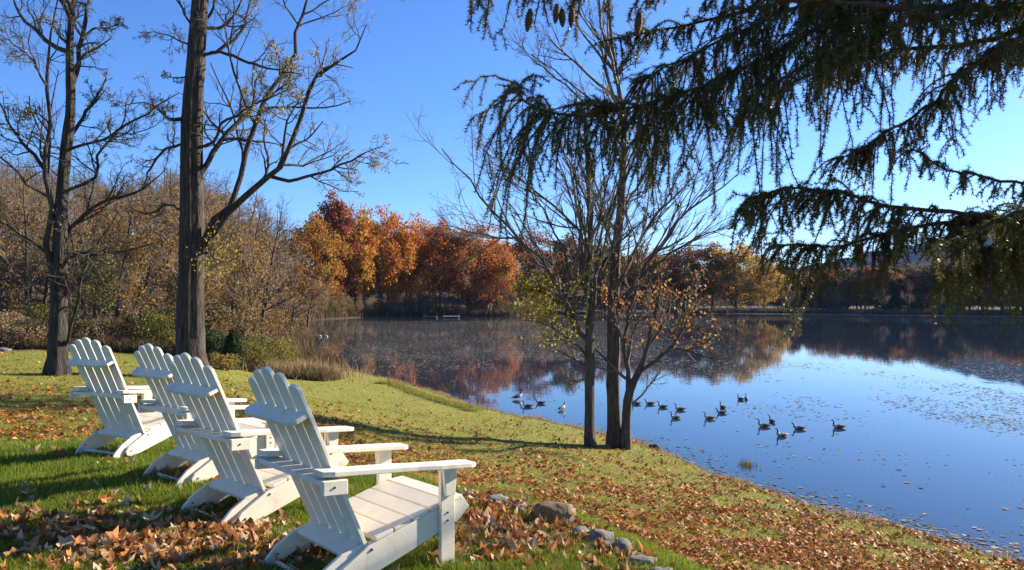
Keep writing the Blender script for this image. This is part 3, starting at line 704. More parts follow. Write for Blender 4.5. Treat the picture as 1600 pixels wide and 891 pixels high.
# second rows fill the woods behind
g = np.random.default_rng(5)
k = 0
for px, by, ty, wp in [(p, 0, 0, 0) for p in np.linspace(470, 1230, 26)]:
    d = np.interp(px, [470, 560, 700, 800, 1230], [205, 285, 300, 335, 365]) + g.uniform(0, 30); px += g.uniform(-12, 12)
    ty = np.interp(px, [470, 560, 640, 780, 860, 1060, 1230], [352, 345, 360, 385, 388, 402, 432]) + g.uniform(-2, 16)
    x = (px - 800) / F_PX * d; z0 = gz(x, d); h = CAM_Z - (ty - HY) / F_PX * d - z0
    ci = int(g.integers(0, 5)); col = np.array([BROWN, TAN, (.15, .08, .035), RUST, GREENY][ci]) * .8
    ph = ('brown', 'tan', 'dark brown', 'rust', 'olive')[ci] + ' tree in the woods behind ' + ('the golden cove trees' if px < 560 else 'the orange shore trees' if px < 690 else 'the docks' if px < 790 else 'the left of the lakeside clump' if px < 920 else 'the right of the lakeside clump' if px < 1060 else 'the golden trees of the right shore')
    plant_tree('autumn_tree', crowns[k % 4], x, d, h / 27, g.uniform(0, 6.28), ph, ph, col, sz=h / 25); k += 1
# right far shore, seen under the spruce
for px in np.linspace(1216, 1720, 54):
    d = np.interp(px, [1222, 1400, 1720], [338, 300, 245]) + g.uniform(0, 40); p2 = px + g.uniform(-8, 8)
    ty = np.interp(p2, [1222, 1300, 1440, 1600, 1720], [432, 428, 420, 424, 420]) + g.uniform(-6, 14)
    x = (p2 - 800) / F_PX * d; z0 = gz(x, d); h = max(8, CAM_Z - (ty - HY) / F_PX * d - z0)
    ci = int(g.integers(0, 6)); col = np.array([BROWN, (.34, .13, .035), (.15, .08, .035), RUST, (.10, .07, .035), (.14, .10, .04)][ci]) * .8
    ph = ('dark brown', 'orange brown', 'dull brown', 'rust red', 'grey brown', 'olive brown')[ci] + ' tree on the right far shore ' + ('left of the house' if px < 1295 else 'behind the house' if px < 1330 else 'under the spruce tip' if px < 1430 else 'under the hanging spruce bough' if px < 1530 else 'at the right edge')
    plant_tree('autumn_tree', crowns[k % 4], x, d, h / 17, g.uniform(0, 6.28), ph, ph, col, sz=h / 25); k += 1

g = np.random.default_rng(8)
for q, px in enumerate(np.linspace(450, 1640, 98)):
    d = np.interp(px, [455, 500, 560, 640, 720, 800, 860, 1090, 1210, 1400, 1640], [95, 125, 200, 246, 258, 264, 292, 322, 326, 296, 246]) + g.uniform(0, 5); x = (px - 800) / F_PX * d
    while float(lake_sd(np.array([x]), np.array([d]))[0]) < 1.2: d += 2; x = (px - 800) / F_PX * d
    hh = g.uniform(5, 11) * (1 if d > 180 else .75)
    ph = ('yellowing', 'brown twiggy', 'olive')[q % 3] + ' bush on the far bank ' + ('by the left cove' if px < 520 else 'left of the tallest orange tree' if px < 575 else 'below the orange trees' if px < 650 else 'left of the docks' if px < 700 else 'right of the docks' if px < 760 else 'at the tip of the point' if px < 830 else 'seen left of the lakeside trunks' if px < 915 else 'seen between the lakeside trunks' if px < 985 else 'seen right of the lakeside trunks' if px < 1060 else 'below the brown shore trees' if px < 1130 else 'below the golden shore trees' if px < 1215 else 'left of the small house' if px < 1300 else 'right of the small house' if px < 1400 else 'under the hanging spruce bough' if px < 1520 else 'at the right edge of the far shore')
    plant_tree('shore_shrub', under[q % 3], x, d, hh / 7, g.uniform(0, 6.28), ph, ph, cat='shrub')
# bare grey trees and thin trunks along the far shore, willows at the cove
for px, ty, by in [(570, 420, 500), (596, 410, 499), (655, 400, 498), (700, 418, 497), (716, 415, 497), (728, 420, 497), (745, 410, 496), (765, 425, 496), (800, 420, 495), (1235, 440, 491), (1385, 440, 493), (1420, 432, 493), (1470, 436, 494)]:
    d = CAM_Z * F_PX / (by - HY) + 4; x = (px - 800) / F_PX * d
    while float(lake_sd(np.array([x]), np.array([d]))[0]) < 2: d += 3; x = (px - 800) / F_PX * d
    h = CAM_Z - (ty - HY) / F_PX * d - gz(x, d)
    plant_tree('shore_tree', bare[1], x, d, h / 17, g.uniform(0, 6.28), 'thin grey leafless tree standing in front of the coloured far shore trees', 'thin bare trees on the far shore')
for i, (px, ty, by, lab) in enumerate([(452, 385, 540, 'grey bare willow with drooping branches at the head of the cove'), (478, 405, 528, 'bare spreading willow beside the dry grass at the cove'),
                         (508, 420, 517, 'bare brushy tree leaning over the cove water'), (535, 430, 511, 'small bare tree farther along the cove bank'), (425, 370, 548, 'tall bare tree just behind the dry grass clump'), (382, 345, 556, 'pale branched leaning tree behind the clipped evergreen')]):
    d = CAM_Z * F_PX / (by - HY) + 2; x = (px - 800) / F_PX * d
    while float(lake_sd(np.array([x]), np.array([d]))[0]) < .4: d += 1.5; x = (px - 800) / F_PX * d
    h = CAM_Z - (ty - HY) / F_PX * d - gz(x, d)
    plant_tree('willow_tree', (under[1] if i % 2 else bare[3]), x, d, h / (7 if i % 2 else 17), g.uniform(0, 6.28), lab, 'bare trees round the cove')

# ------------------------------------------------------------------ shrubs, brush, reeds
def shrub(name, x, y, h, w, mat, n, size, label, shape='round', seed=0, group=None, dz=0.0):
    g = np.random.default_rng(seed + 900)
    root = empty(name, (x, y, gz(x, y) + dz)); tag(root, label, 'shrub', group)
    u = nrm(g.normal(size=(n, 3))); r = g.uniform(.25, 1, n) ** .4
    if shape == 'cone':
        t = g.random(n) ** .8; a = g.uniform(0, 6.283, n); rr = w / 2 * np.clip(np.sin(np.pi * (t * .86 + .14)) ** .7, 0, 1) * np.sqrt(g.uniform(.35, 1, n)) * (1 - .35 * t) * (1 + .14 * np.sin(a * 5 + t * 9))
        P = np.stack([rr * np.cos(a), rr * np.sin(a), t * h], 1)
    else:
        l = 1 + .22 * np.sin(u[:, 0] * 5 + seed) + .2 * np.sin(u[:, 2] * 6 + u[:, 1] * 4 + seed)
        P = u * (r * l)[:, None] * np.array([w / 2, w / 2, h * .5]); P[:, 2] = np.abs(P[:, 2] + h * .48)
    V, Fq = quads(P, g.uniform(.6, 1.3, n) * size, g)
    rn = np.clip(.6 * vnoise(P[:, 0] * 3 + seed, P[:, 2] * 3 + P[:, 1] * 2, seed) + .4 * g.random(n), 0, 1)
    o = put('foliage', mk_mesh('foliage', V, [Fq], mat, rnd=np.repeat(rn, 4)), root); o['kind'] = 'stuff'
    S = np.zeros((9, 3)); S[:, :2] = g.normal(0, w * .06, (9, 2)); S[:, 2] = -.1
    Pb, Rb = grow(S, np.c_[g.normal(0, .4, (9, 2)), np.ones(9)], h * .75, .02 + .006 * h, .3, 5, .12, .05, g)
    Sx, D2, r2, _ = spawn(Pb, Rb, 5, .2, .95, .6, .2, .6, g); P2, R2 = grow(Sx, D2, h * .3, np.maximum(r2, .006), .4, 4, .15, .03, g)
    V, Fq = merge([tubes(Pb, Rb, 4), tubes(P2, R2, 3)])
    o = put('stems', mk_mesh('stems', V, [Fq], M['bark_fine']), root); o['kind'] = 'stuff'
    return root

def at_px(px, py, d):
    """ground point under photo column px at distance d"""
    return (px - 800) / F_PX * d, d

for px, d, h, w, mat, n, size, lab, sh in [
    (363, 33.5, 1.75, 1.05, 'evergreen', 5200, .075, 'dark green clipped evergreen bush beside the thick trunk', 'cone'),
    (336, 34.5, 1.5, 1.3, 'evergreen', 2600, .09, 'low dark evergreen shrub right behind the thick trunk', 'round'),
    (392, 35.5, 1.3, 1.7, 'shrub_leaf', 2600, .09, 'olive green shrub right of the clipped evergreen', 'round'),
    (350, 32.0, .75, 1.1, 'sparse_leaf', 1300, .07, 'small tan shrub in front of the clipped evergreen', 'round'),
    (262, 35.5, 2.0, 2.4, 'shrub_leaf', 3600, .10, 'yellow green shrub left of the thick trunk', 'round'),
    (232, 37.0, 2.0, 2.6, 'evergreen', 3200, .10, 'dark green shrub in the shade behind the second chair', 'round'),
    (28, 34.0, 1.5, 3.2, 'dry_grass', 5000, .09, 'tan seedy bush at the far left lawn edge', 'round'),
    (60, 36.0, 2.1, 3.0, 'shrub_leaf', 3200, .10, 'olive bush behind the forked tree', 'round'),
    (150, 36.5, 1.6, 3.4, 'dry_grass', 4000, .09, 'tan bush behind the leftmost chair', 'round'),
    (310, 34.5, 1.5, 1.5, 'evergreen', 2200, .09, 'dark shrub hard against the right of the thick trunk', 'round'),
    (440, 44.0, 1.6, 2.4, 'shrub_leaf', 2400, .10, 'olive shrub standing in the dry grass by the cove', 'round'),
    (105, 36.5, 1.5, 2.6, 'evergreen', 2600, .10, 'dark low shrub between the forked tree and the leftmost chair', 'round'),
    (205, 36.0, 1.4, 2.4, 'brush', 3000, .09, 'brown thicket between the two left chairs', 'round'),
    (418, 41.0, 1.9, 2.6, 'shrub_leaf', 2800, .10, 'yellowish shrub at the start of the dry grass', 'round')]:
    x, y = at_px(px, 0, d); shrub('shrub', x, y, h, w, M[mat], n, size, lab, sh, seed=px)

def blades(x, y, h, w, lean, mat, name, label=None, parent=None, seg=2, seed=0, rnd=None, zoff=0.0):
    """grass blades as thin bent triangles rooted on the ground"""
    g = np.random.default_rng(seed + 50); n = len(x); z = ground(x, y) + zoff
    a = g.uniform(0, 6.283, n); dx, dy = np.cos(a), np.sin(a); b = g.uniform(0, 6.283, n); l = h * np.abs(g.normal(0, lean, n))
    B = np.stack([x, y, z - .004], 1); W = np.stack([dx, dy, 0 * dx], 1) * (w / 2)[:, None] if np.ndim(w) else np.stack([dx, dy, 0 * dx], 1) * w / 2
    bend = np.stack([np.cos(b) * l, np.sin(b) * l, 0 * l], 1); up = np.stack([0 * h, 0 * h, h], 1)
    if seg == 1:
        V = np.stack([B - W, B + W, B + up + bend], 1).reshape(-1, 3); Fc = [np.arange(3 * n).reshape(n, 3)]; kk = 3
    else:
        m = B + up * .55 + bend * .3
        V = np.stack([B - W, B + W, m + W * .75, m - W * .75, B + up * .95 + bend], 1).reshape(-1, 3); i = np.arange(n)[:, None] * 5
        Fc = [i + np.array([[0, 1, 2, 3]]), i + np.array([[3, 2, 4]])]; kk = 5
    r = g.random(n) if rnd is None else rnd
    o = put(name, mk_mesh(name, V, Fc, mat, rnd=np.repeat(r, kk)), parent)
    if parent is None: tag(o, label, name.replace('_', ' '), kind='stuff')
    else: o['kind'] = 'stuff'
    return o

g = np.random.default_rng(3)
# dry grass clumps at the corner of the lawn and the cove
cx, cy = [], []
for px, d, s, n in [(432, 40, 1.6, 900), (448, 44, 2.0, 1000), (464, 49, 1.8, 1000), (478, 54, 1.6, 900), (412, 38, 1.2, 600), (400, 36, .9, 350)]:
    x, y = at_px(px, 0, d); cx.append(g.normal(x, s, n)); cy.append(g.normal(y, s * 1.2, n))
cx, cy = np.concatenate(cx), np.concatenate(cy); ok = lake_sd(cx, cy) > -.3; cx, cy = cx[ok], cy[ok]
blades(cx, cy, g.uniform(.15, .95, len(cx)) * (.4 + fbm(cx * 1.1, cy * 1.1, 17)), .03, .5, M['dry_grass'], 'dry_grass', 'tall tan dry grass at the corner of the lawn by the cove', seed=1)
# weedy brush along the back of the lawn
n = 26000; bx = g.uniform(-34, -9, n); byy = np.interp(bx, [-34, -14, -9], [32.5, 33.5, 36]) + np.abs(g.normal(0, 2.2, n))
blades(bx, byy, g.uniform(.15, .85, n) * (.3 + fbm(bx * .6, byy * .6, 7)), .035, .6, M['brush'], 'dry_brush', 'brown weedy brush along the back edge of the lawn', seed=2)
# reeds on the right far shore
n = 9000; t = g.random(n); rx = 66 + 110 * t; ry = np.interp(rx, [66, 78, 120, 150, 176], [318, 318.5, 292.5, 262.5, 248]) + g.uniform(.2, 5, n)
blades(rx, ry, g.uniform(1.2, 2.6, n), .16, .15, M['reed'], 'reeds', 'brown reed belt along the right far shore', seed=3, seg=1)
# sky reflection on the water before the reeds, painted as a pale strip
glint_pts = [(60, 314.5), (80, 314.2), (121, 288), (152, 257), (175, 244)]
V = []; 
for x, y in glint_pts: V += [(x, y + .4, .03), (x, y + 1.0, .10), (x, y + 2.2, .03)]
Fm = [(3 * i + j, 3 * i + 3 + j, 3 * i + 4 + j, 3 * i + 1 + j) for i in range(len(glint_pts) - 1) for j in range(2)]
o = put('sky_glint_strip', mk_mesh('sky_glint_strip', V, [np.array(Fm)], noise_mat('pale_sky_glint', (.26, .24, .21), (.40, .37, .33), scale=.4, bump=0))); tag(o, 'thin painted sky reflection along the right far shore', kind='structure')
# brush and dead grass round the cove
cv = smooth_path(np.array([near_shore[-2], near_shore[-1], (-21, 70), (-22, 82), (-25, 95), (-32, 120), (-44, 160), (-52, 200), (-45, 238), (-30, 250), (0, 262), (16, 290)]), 300)
n = 22000; i = np.minimum((g.random(n) ** 1.4 * 300).astype(int), 300); off = np.abs(g.normal(0, 2.6, n)) * (1 + cv[i, 1] / 200)
qx = cv[i, 0] - .8 * off + g.normal(0, .8, n); qy = cv[i, 1] + .35 * off * (cv[i, 1] > 200) + g.normal(0, 1.2, n); ok = lake_sd(qx, qy) > -.2; qx, qy = qx[ok], qy[ok]
blades(qx, qy, g.uniform(.4, 1.5, len(qx)) * (.6 + qy / 180), .03 + .0006 * qy, .35, M['brush'], 'cove_brush', 'brown brush and dead grass round the left cove', seed=12)
# weeds along the near water's edge
sp = smooth_path(np.array(near_shore), 400); n = 9000; i = g.integers(0, 400, n); off = np.abs(g.normal(0, .32, n))
ex = sp[i, 0] - .86 * off + g.normal(0, .12, n); ey = sp[i, 1] - .5 * off + g.normal(0, .12, n)
blades(ex, ey, g.uniform(.04, .2, n) * (.4 + 1.2 * vnoise(ex * .8, ey * .8, 3)), .012, .5, M['dry_grass'], 'shore_weeds', 'short dead weeds along the near water line', seed=4)

# dark undercut turf lip by the water
lp_n = np.random.default_rng(4)
lp = smooth_path(np.array([PZ(596, 603, .35), PZ(620, 600, .42), PZ(660, 616, .4), PZ(700, 628, .38), PZ(760, 647, .3)]), 40)
lp[:, :2] += np.cumsum(lp_n.normal(0, .09, (41, 2)), 0) * .6
n = 7000; i = g.integers(0, 41, n)
hump = .30 + .22 * np.exp(-((i - 4) / 4.0) ** 2)
rock_v = []
tx = lp[i, 0] + g.normal(0, .22, n); ty = lp[i, 1] + g.normal(0, .22, n)
bv = np.array([[p[0] + o_[0] * 1.0, p[1] + o_[0] * .8, gz(p[0], p[1]) + o_[1] * (1 + .7 * math.exp(-((kk - 5) / 4.0) ** 2)) + g.normal(0, .02)] for kk, p in enumerate(lp) for o_ in ((-.6, -.05), (-.25, .06), (.05, .09), (.16, .03), (.12, -.15))])
bf = np.array([(5 * a + b, 5 * a + b + 1, 5 * a + b + 6, 5 * a + b + 5) for a in range(40) for b in range(4)])
o = put('turf_bank', mk_mesh('turf_bank', bv, [bf], noise_mat('turf', (.05, .04, .02), (.14, .13, .03), scale=5, bump=.6, c3=(.22, .19, .05)), smooth=True)); tag(o, 'raised turf lip where the lawn meets the cove water', kind='structure')
blades(tx, ty, g.uniform(.06, .2, n), .015, .5, M['lawn_grass'], 'bank_grass', 'rough grass on the raised lip at the water edge', seed=6, zoff=.05)

# far evergreen, house, shed, docks
def conifer(px, by, ty, wp, d, label, seed):
    x = (px - 800) / F_PX * d; h = CAM_Z - (ty - HY) / F_PX * d - gz(x, d)
    g = np.random.default_rng(seed); n = 5000; t = g.random(n) ** 1.3; a = g.uniform(0, 6.283, n)
    w = wp / F_PX * d; tier = .8 + .2 * np.sin(t * 40)
    r = w / 2 * (1 - t) ** .75 * tier * np.sqrt(g.uniform(.3, 1, n)) * (1 + .15 * np.sin(a * 7 + t * 20)); P = np.stack([r * np.cos(a), r * np.sin(a), .04 * h + t * h * .96], 1)
    root = empty('conifer_tree', (x, d, gz(x, d))); tag(root, label, 'tree', 'evergreens on the right far shore')
    V, Fq = quads(P, g.uniform(.4, .9, n), g); o = put('crown', mk_mesh('crown', V, [Fq], M['evergreen'], rnd=np.repeat(g.random(n), 4)), root); o['kind'] = 'stuff'
    P0, R0 = grow([[0, 0, -.2]], [[0, 0, 1]], h * .9, .3, .1, 6, .01, 0, g); V, Fq = tubes(P0, R0, 7); put('trunk', mk_mesh('trunk', V, [Fq], M['bark_fine']), root)
conifer(1262, 486, 446, 66, 334, 'broad dark evergreen on the right far shore left of the house', 1)
conifer(1236, 486, 456, 34, 340, 'small dark evergreen beside the golden shore tree', 2)
conifer(1392, 486, 440, 46, 300, 'dark evergreen under the spruce right of the house', 3)
conifer(1435, 486, 446, 50, 295, 'second dark evergreen right of the house', 4)
conifer(1480, 486, 444, 44, 285, 'third dark evergreen right of the house', 5)

def box(bm, c, s, rx=0):
    r = bmesh.ops.create_cube(bm, size=1); vs = r['verts']
    for v in vs: v.co = Vector((v.co.x * s[0], v.co.y * s[1], v.co.z * s[2])) + Vector(c)
    return vs
def bm_obj(name, bm, mat, parent, bevel=0.0):
    if bevel: bmesh.ops.bevel(bm, geom=list(bm.edges), offset=bevel, segments=2, affect='EDGES', profile=.6)
    me = bpy.data.meshes.new(name); bm.to_mesh(me); bm.free(); me.materials.append(mat); return put(name, me, parent)
def prism(name, poly, y0, y1, mat, parent, ax='x'):
    n = len(poly)
    V = [(y0, a, b) for a, b in poly] + [(y1, a, b) for a, b in poly]
    if ax == 'y': V = [(a, yy, b) for yy in (y0, y1) for a, b in poly]
    bm = bmesh.new(); vs = [bm.verts.new(v) for v in V]
    bm.faces.new(vs[:n]); bm.faces.new(vs[n:][::-1])
    for i in range(n): bm.faces.new((vs[i], vs[n + i], vs[n + (i + 1) % n], vs[(i + 1) % n]))
    bmesh.ops.recalc_face_normals(bm, faces=bm.faces[:])
    return bm

M['siding'] = noise_mat('siding', (.05, .035, .025), (.11, .075, .05), scale=1.2, bump=0, stretch=(.2, .2, 6))
M['roof_pale'] = noise_mat('roof_pale', (.17, .18, .19), (.27, .28, .29), scale=2, bump=.2, rough=.5)
M['roof_dark'] = noise_mat('roof_dark', (.04, .04, .042), (.09, .085, .08), scale=2, bump=.2)
M['glass'] = noise_mat('glass', (.02, .025, .03), (.05, .06, .07), scale=1, bump=0, rough=.1, spec=.6)
M['trim'] = noise_mat('trim', (.45, .44, .42), (.60, .59, .56), scale=2, bump=0)
def house(name, px, d, w, dep, hw, hr, label, roofm, rz):
    x = (px - 800) / F_PX * d; root = empty(name, (x, d, gz(x, d)), rz); tag(root, label, 'house')
    bm = prism('wall', [(-dep / 2, -.5), (dep / 2, -.5), (dep / 2, hw), (0, hw + hr), (-dep / 2, hw)], -w / 2, w / 2, None, None); bm_obj('wall', bm, M['siding'], root)
    for s in (-1, 1):
        t = .25; e = .6; sl = hr / (dep / 2)
        bm = prism('roof', [(0, hw + hr + .02), (s * (dep / 2 + e), hw - e * sl + .02), (s * (dep / 2 + e), hw - e * sl + t), (0, hw + hr + t)], -w / 2 - .5, w / 2 + .5, None, None)
        r = bm_obj('roof', bm, roofm, root)
    bm = bmesh.new(); box(bm, (w * .25, .6, hw + hr + .6), (.9, .9, 2.0)); ch = bm_obj('chimney', bm, M['rock'], root)
    for fx in (-.32, -.02, .28):
        bm = bmesh.new(); box(bm, (fx * w, -dep / 2 - .03, hw * .55), (1.3, .08, 1.5)); wn_ = bm_obj('window', bm, M['trim'], root)
        bm = bmesh.new(); box(bm, (fx * w, -dep / 2 - .08, hw * .55), (1.05, .04, 1.25)); bm_obj('pane', bm, M['glass'], wn_)
    bm = bmesh.new(); box(bm, (.12 * w, -dep / 2 - .03, 1.0), (1.0, .08, 2.1)); bm_obj('door', bm, M['trim'], root)
    return root
house('lake_house', 1309, 322, 6.4, 5.5, 3.4, 2.4, 'small brown house with a pale roof on the right far shore', M['roof_pale'], .35)
house('shed', 750, 272, 8.0, 6, 3.0, 2.2, 'dark low shed under the rust red trees by the docks', M['roof_dark'], -.3)

def dock(px, py, wp, label, deckm):
    x, y = PZ(px, py); w = wp / F_PX * y; root = empty('floating_dock', (x, y, 0)); tag(root, label, 'dock', 'docks by the far left shore')
    nb = 8
    for i in range(nb):
        bm = bmesh.new(); box(bm, (-w / 2 + (i + .5) * w / nb, 0, .44), (w / nb - .05, 2.4, .09)); bm_obj('plank', bm, deckm, root)
    bm = bmesh.new(); box(bm, (0, 0, .27), (w * .98, 2.2, .24)); bm_obj('frame', bm, M['siding'], root, .02)
    for s in (-1, 1):
        bm = bmesh.new(); box(bm, (s * w * .36, 0, .05), (w * .18, 2.0, .30)); bm_obj('float', bm, M['roof_dark'], root, .05)
    for sx in (-1, 1):
        bm = bmesh.new(); bmesh.ops.create_cone(bm, cap_ends=True, segments=8, radius1=.09, radius2=.09, depth=1.6)
        for v in bm.verts: v.co += Vector((sx * w * .46, 1.0, .55))
        bm_obj('post', bm, M['siding'], root)
dock(705, 496.6, 25, 'pale topped floating dock at the far left shore', M['trim'])
dock(672, 496.8, 22, 'low grey floating dock left of the pale topped one', M['roof_dark'])

# ------------------------------------------------------------------ rocks
def rock(x, y, w, dep, h, rz, seed, label, mat, group, sink=.25, name='rock', zg=None):
    bm = bmesh.new(); bmesh.ops.create_icosphere(bm, subdivisions=3, radius=1)
    for v in bm.verts:
        p = v.co * 1.1 + Vector((seed * 3.7, seed * 1.3, 0))
        k = 1 + .34 * mnoise.noise(p) + .16 * mnoise.noise(p * 2.6) + .07 * mnoise.noise(p * 6)
        q = v.co.copy()
        for ax in range(3): q[ax] = math.copysign(abs(q[ax]) ** .8, q[ax])
        v.co = q * k
    for v in bm.verts: v.co = Vector((v.co.x * w / 2, v.co.y * dep / 2, v.co.z * h / 2 + h / 2 - h * sink))
    for f in bm.faces: f.smooth = True
    me = bpy.data.meshes.new(name); bm.to_mesh(me); bm.free(); me.materials.append(mat)
    o = put(name, me); o.location = (x, y, gz(x, y) if zg is None else zg); o.rotation_euler = (0, 0, rz); tag(o, label, 'rock', group); return o
for i, (px, py, w, dep, h, lab, mt) in enumerate([
    (775, 776, .19, .13, .12, 'small grey stone, farthest of the stones edging the terrace', 'rock'),
    (812, 785, .15, .12, .08, 'flat grey stone left of the big brown boulder', 'rock'),
    (864, 800, .31, .22, .20, 'big rounded brown boulder on the terrace edge', 'brown_rock'),
    (862, 826, .11, .09, .06, 'low dark stone half buried in front of the big brown boulder', 'rock'),
    (906, 818, .19, .13, .08, 'flat pale stone just right of the big brown boulder', 'rock'),
    (936, 832, .17, .14, .13, 'jagged grey stone in the middle of the edging row', 'rock'),
    (952, 843, .12, .10, .09, 'small grey stone tucked against the jagged one', 'rock'),
    (974, 846, .13, .11, .12, 'rounded dark stone behind the long slab', 'rock'),
    (999, 866, .20, .11, .09, 'long slanting grey slab in the edging row', 'rock'),
    (1034, 884, .16, .11, .08, 'flat grey stone near the bottom of the edging row', 'rock'),
    (1066, 896, .12, .10, .10, 'round pale stone at the bottom edge, nearest of the row', 'rock')]):
    x, y = PZ(px, py, TERRACE); rock(x, y, w, dep, h, .6 + .5 * math.sin(i * 2.1), i + 2, lab, M[mt], 'stones edging the terrace')
for i, (px, d, w, h, lab) in enumerate([(394, 37.2, 1.1, .5, 'grey boulder in the dry grass behind the lawn'), (4, 31.0, .55, .22, 'pale low stone at the far left lawn edge'), (372, 35.6, .6, .3, 'small grey stone left of the dry grass boulder')]):
    x, y = at_px(px, 0, d); rock(x, y, w, w * .7, h, .3 * i, i + 30, lab, M['rock'], 'stones at the back of the lawn')
x, y = PZ(1022, 700, .05); rock(x, y, .42, .3, .34, .2, 44, 'dark wet stone at the water edge right of the lakeside clump', M['bark_fine'], 'shore stones', sink=.35)
for k, (px, py, lab) in enumerate([(500, 526, 'left of two small white stones in the marshy cove'), (510, 526.5, 'right of two small white stones in the marshy cove')]):
    x, y = PZ(px, py); rock(x, y, .42, .3, .3, .2, 50 + k, lab, M['trim'], 'white stones in the cove', sink=.3, zg=0)

# ------------------------------------------------------------------ geese
M['goose_body'] = noise_mat('goose_body', (.07, .05, .035), (.19, .14, .10), scale=26, bump=.3, rough=.7)
M['goose_black'] = noise_mat('goose_black', (.008, .008, .008), (.02, .018, .016), scale=20, bump=0, rough=.5)
M['goose_white'] = noise_mat('goose_white', (.45, .42, .37), (.62, .59, .54), scale=20, bump=0, rough=.7)
GM = [M['goose_body'], M['goose_black'], M['goose_white']]
BODY = [(-.43, .135, .012, .006, 1), (-.37, .125, .05, .018, 1), (-.30, .115, .085, .05, 2), (-.20, .10, .118, .085, 0), (-.08, .095, .137, .105, 0), (.06, .095, .132, .108, 0), (.15, .11, .108, .10, 2)]
NECKS = {
 'up': [(.215, .16, .07, .075, 2), (.232, .22, .042, .045, 1), (.232, .29, .031, .031, 1), (.238, .35, .029, .029, 1), (.256, .395, .033, .034, 3), (.292, .41, .034, .034, 1), (.328, .402, .026, .025, 1), (.355, .394, .014, .013, 1), (.392, .386, .006, .005, 1)],
 'low': [(.215, .15, .07, .07, 2), (.25, .195, .042, .045, 1), (.258, .245, .032, .032, 1), (.262, .29, .030, .030, 1), (.282, .322, .033, .033, 3), (.316, .332, .034, .033, 1), (.352, .324, .026, .024, 1), (.378, .316, .014, .012, 1), (.414, .306, .006, .005, 1)],
 'preen': [(.20, .19, .075, .08, 2), (.215, .27, .048, .05, 1), (.222, .35, .034, .034, 1), (.235, .42, .030, .030, 1), (.27, .455, .031, .031, 1), (.31, .452, .033, .033, 3), (.34, .425, .032, .030, 1), (.352, .39, .022, .02, 1), (.352, .36, .012, .01, 1), (.345, .325, .006, .005, 1)]}
def goose_mesh(pose, lift=0.0):
    S = BODY + NECKS[pose]; A = np.array([s[:4] for s in S], float); lab = [s[4] for s in S]
    if lift:
        k = len(BODY); A[:, 1] += lift * np.clip((A[:, 0] + .43) / .6, 0, 1) ** 1.2
    A = smooth_path(np.c_[A[:, 0], A[:, 1], 0 * A[:, 0], A[:, 2:]], 46); src = np.array([s[:2] for s in S])
    n, k = len(A), 14
    t = np.gradient(A[:, :2], axis=0); t = t / np.linalg.norm(t, axis=1, keepdims=True); nr = np.stack([-t[:, 1], t[:, 0]], 1)
    a = np.linspace(0, 2 * np.pi, k, endpoint=False)
    rw, rh = np.maximum(A[:, 3], .003), np.maximum(A[:, 4], .003)
    X = rw[:, None] * np.cos(a); U = rh[:, None] * np.sin(a)
    V = np.stack([X, A[:, 0:1] + U * nr[:, 0:1], A[:, 1:2] + U * nr[:, 1:2]], -1).reshape(-1, 3)
    j = np.arange(k); b = np.arange(n - 1)[:, None] * k
    Fq = np.stack([b + j, b + (j + 1) % k, b + k + (j + 1) % k, b + k + j], -1).reshape(-1, 4)
    # plumage by section
    base = np.array([s[:2] for s in S], float)
    if lift: base[:, 1] += lift * np.clip((base[:, 0] + .43) / .6, 0, 1) ** 1.2
    mi = []
    for i in range(n - 1):
        m = (A[i, :2] + A[i + 1, :2]) / 2; l = lab[int(np.argmin(((base - m) ** 2).sum(1)))]
        for q in range(k):
            c = math.sin(a[q]); ll = l
            if l == 3: ll = 2 if -.7 < c < .35 else 1
            if l == 2 and i < 14: ll = 2 if c < .3 else 1
            if l == 0 and c < -.75: ll = 2
            mi.append(ll)
    caps = [np.array([list(range(k))[::-1]]), np.array([[(n - 1) * k + q for q in range(k)]])]
    return mk_mesh('goose', V, [Fq] + caps, GM, midx=mi + [1, 1], smooth=True)
gm = {p: goose_mesh(p) for p in ('up', 'low')}; gm['preen'] = goose_mesh('preen', .12); gm['rise'] = goose_mesh('up', .08)
L_, R_ = math.pi / 2, -math.pi / 2       # heading: facing left / right in the picture
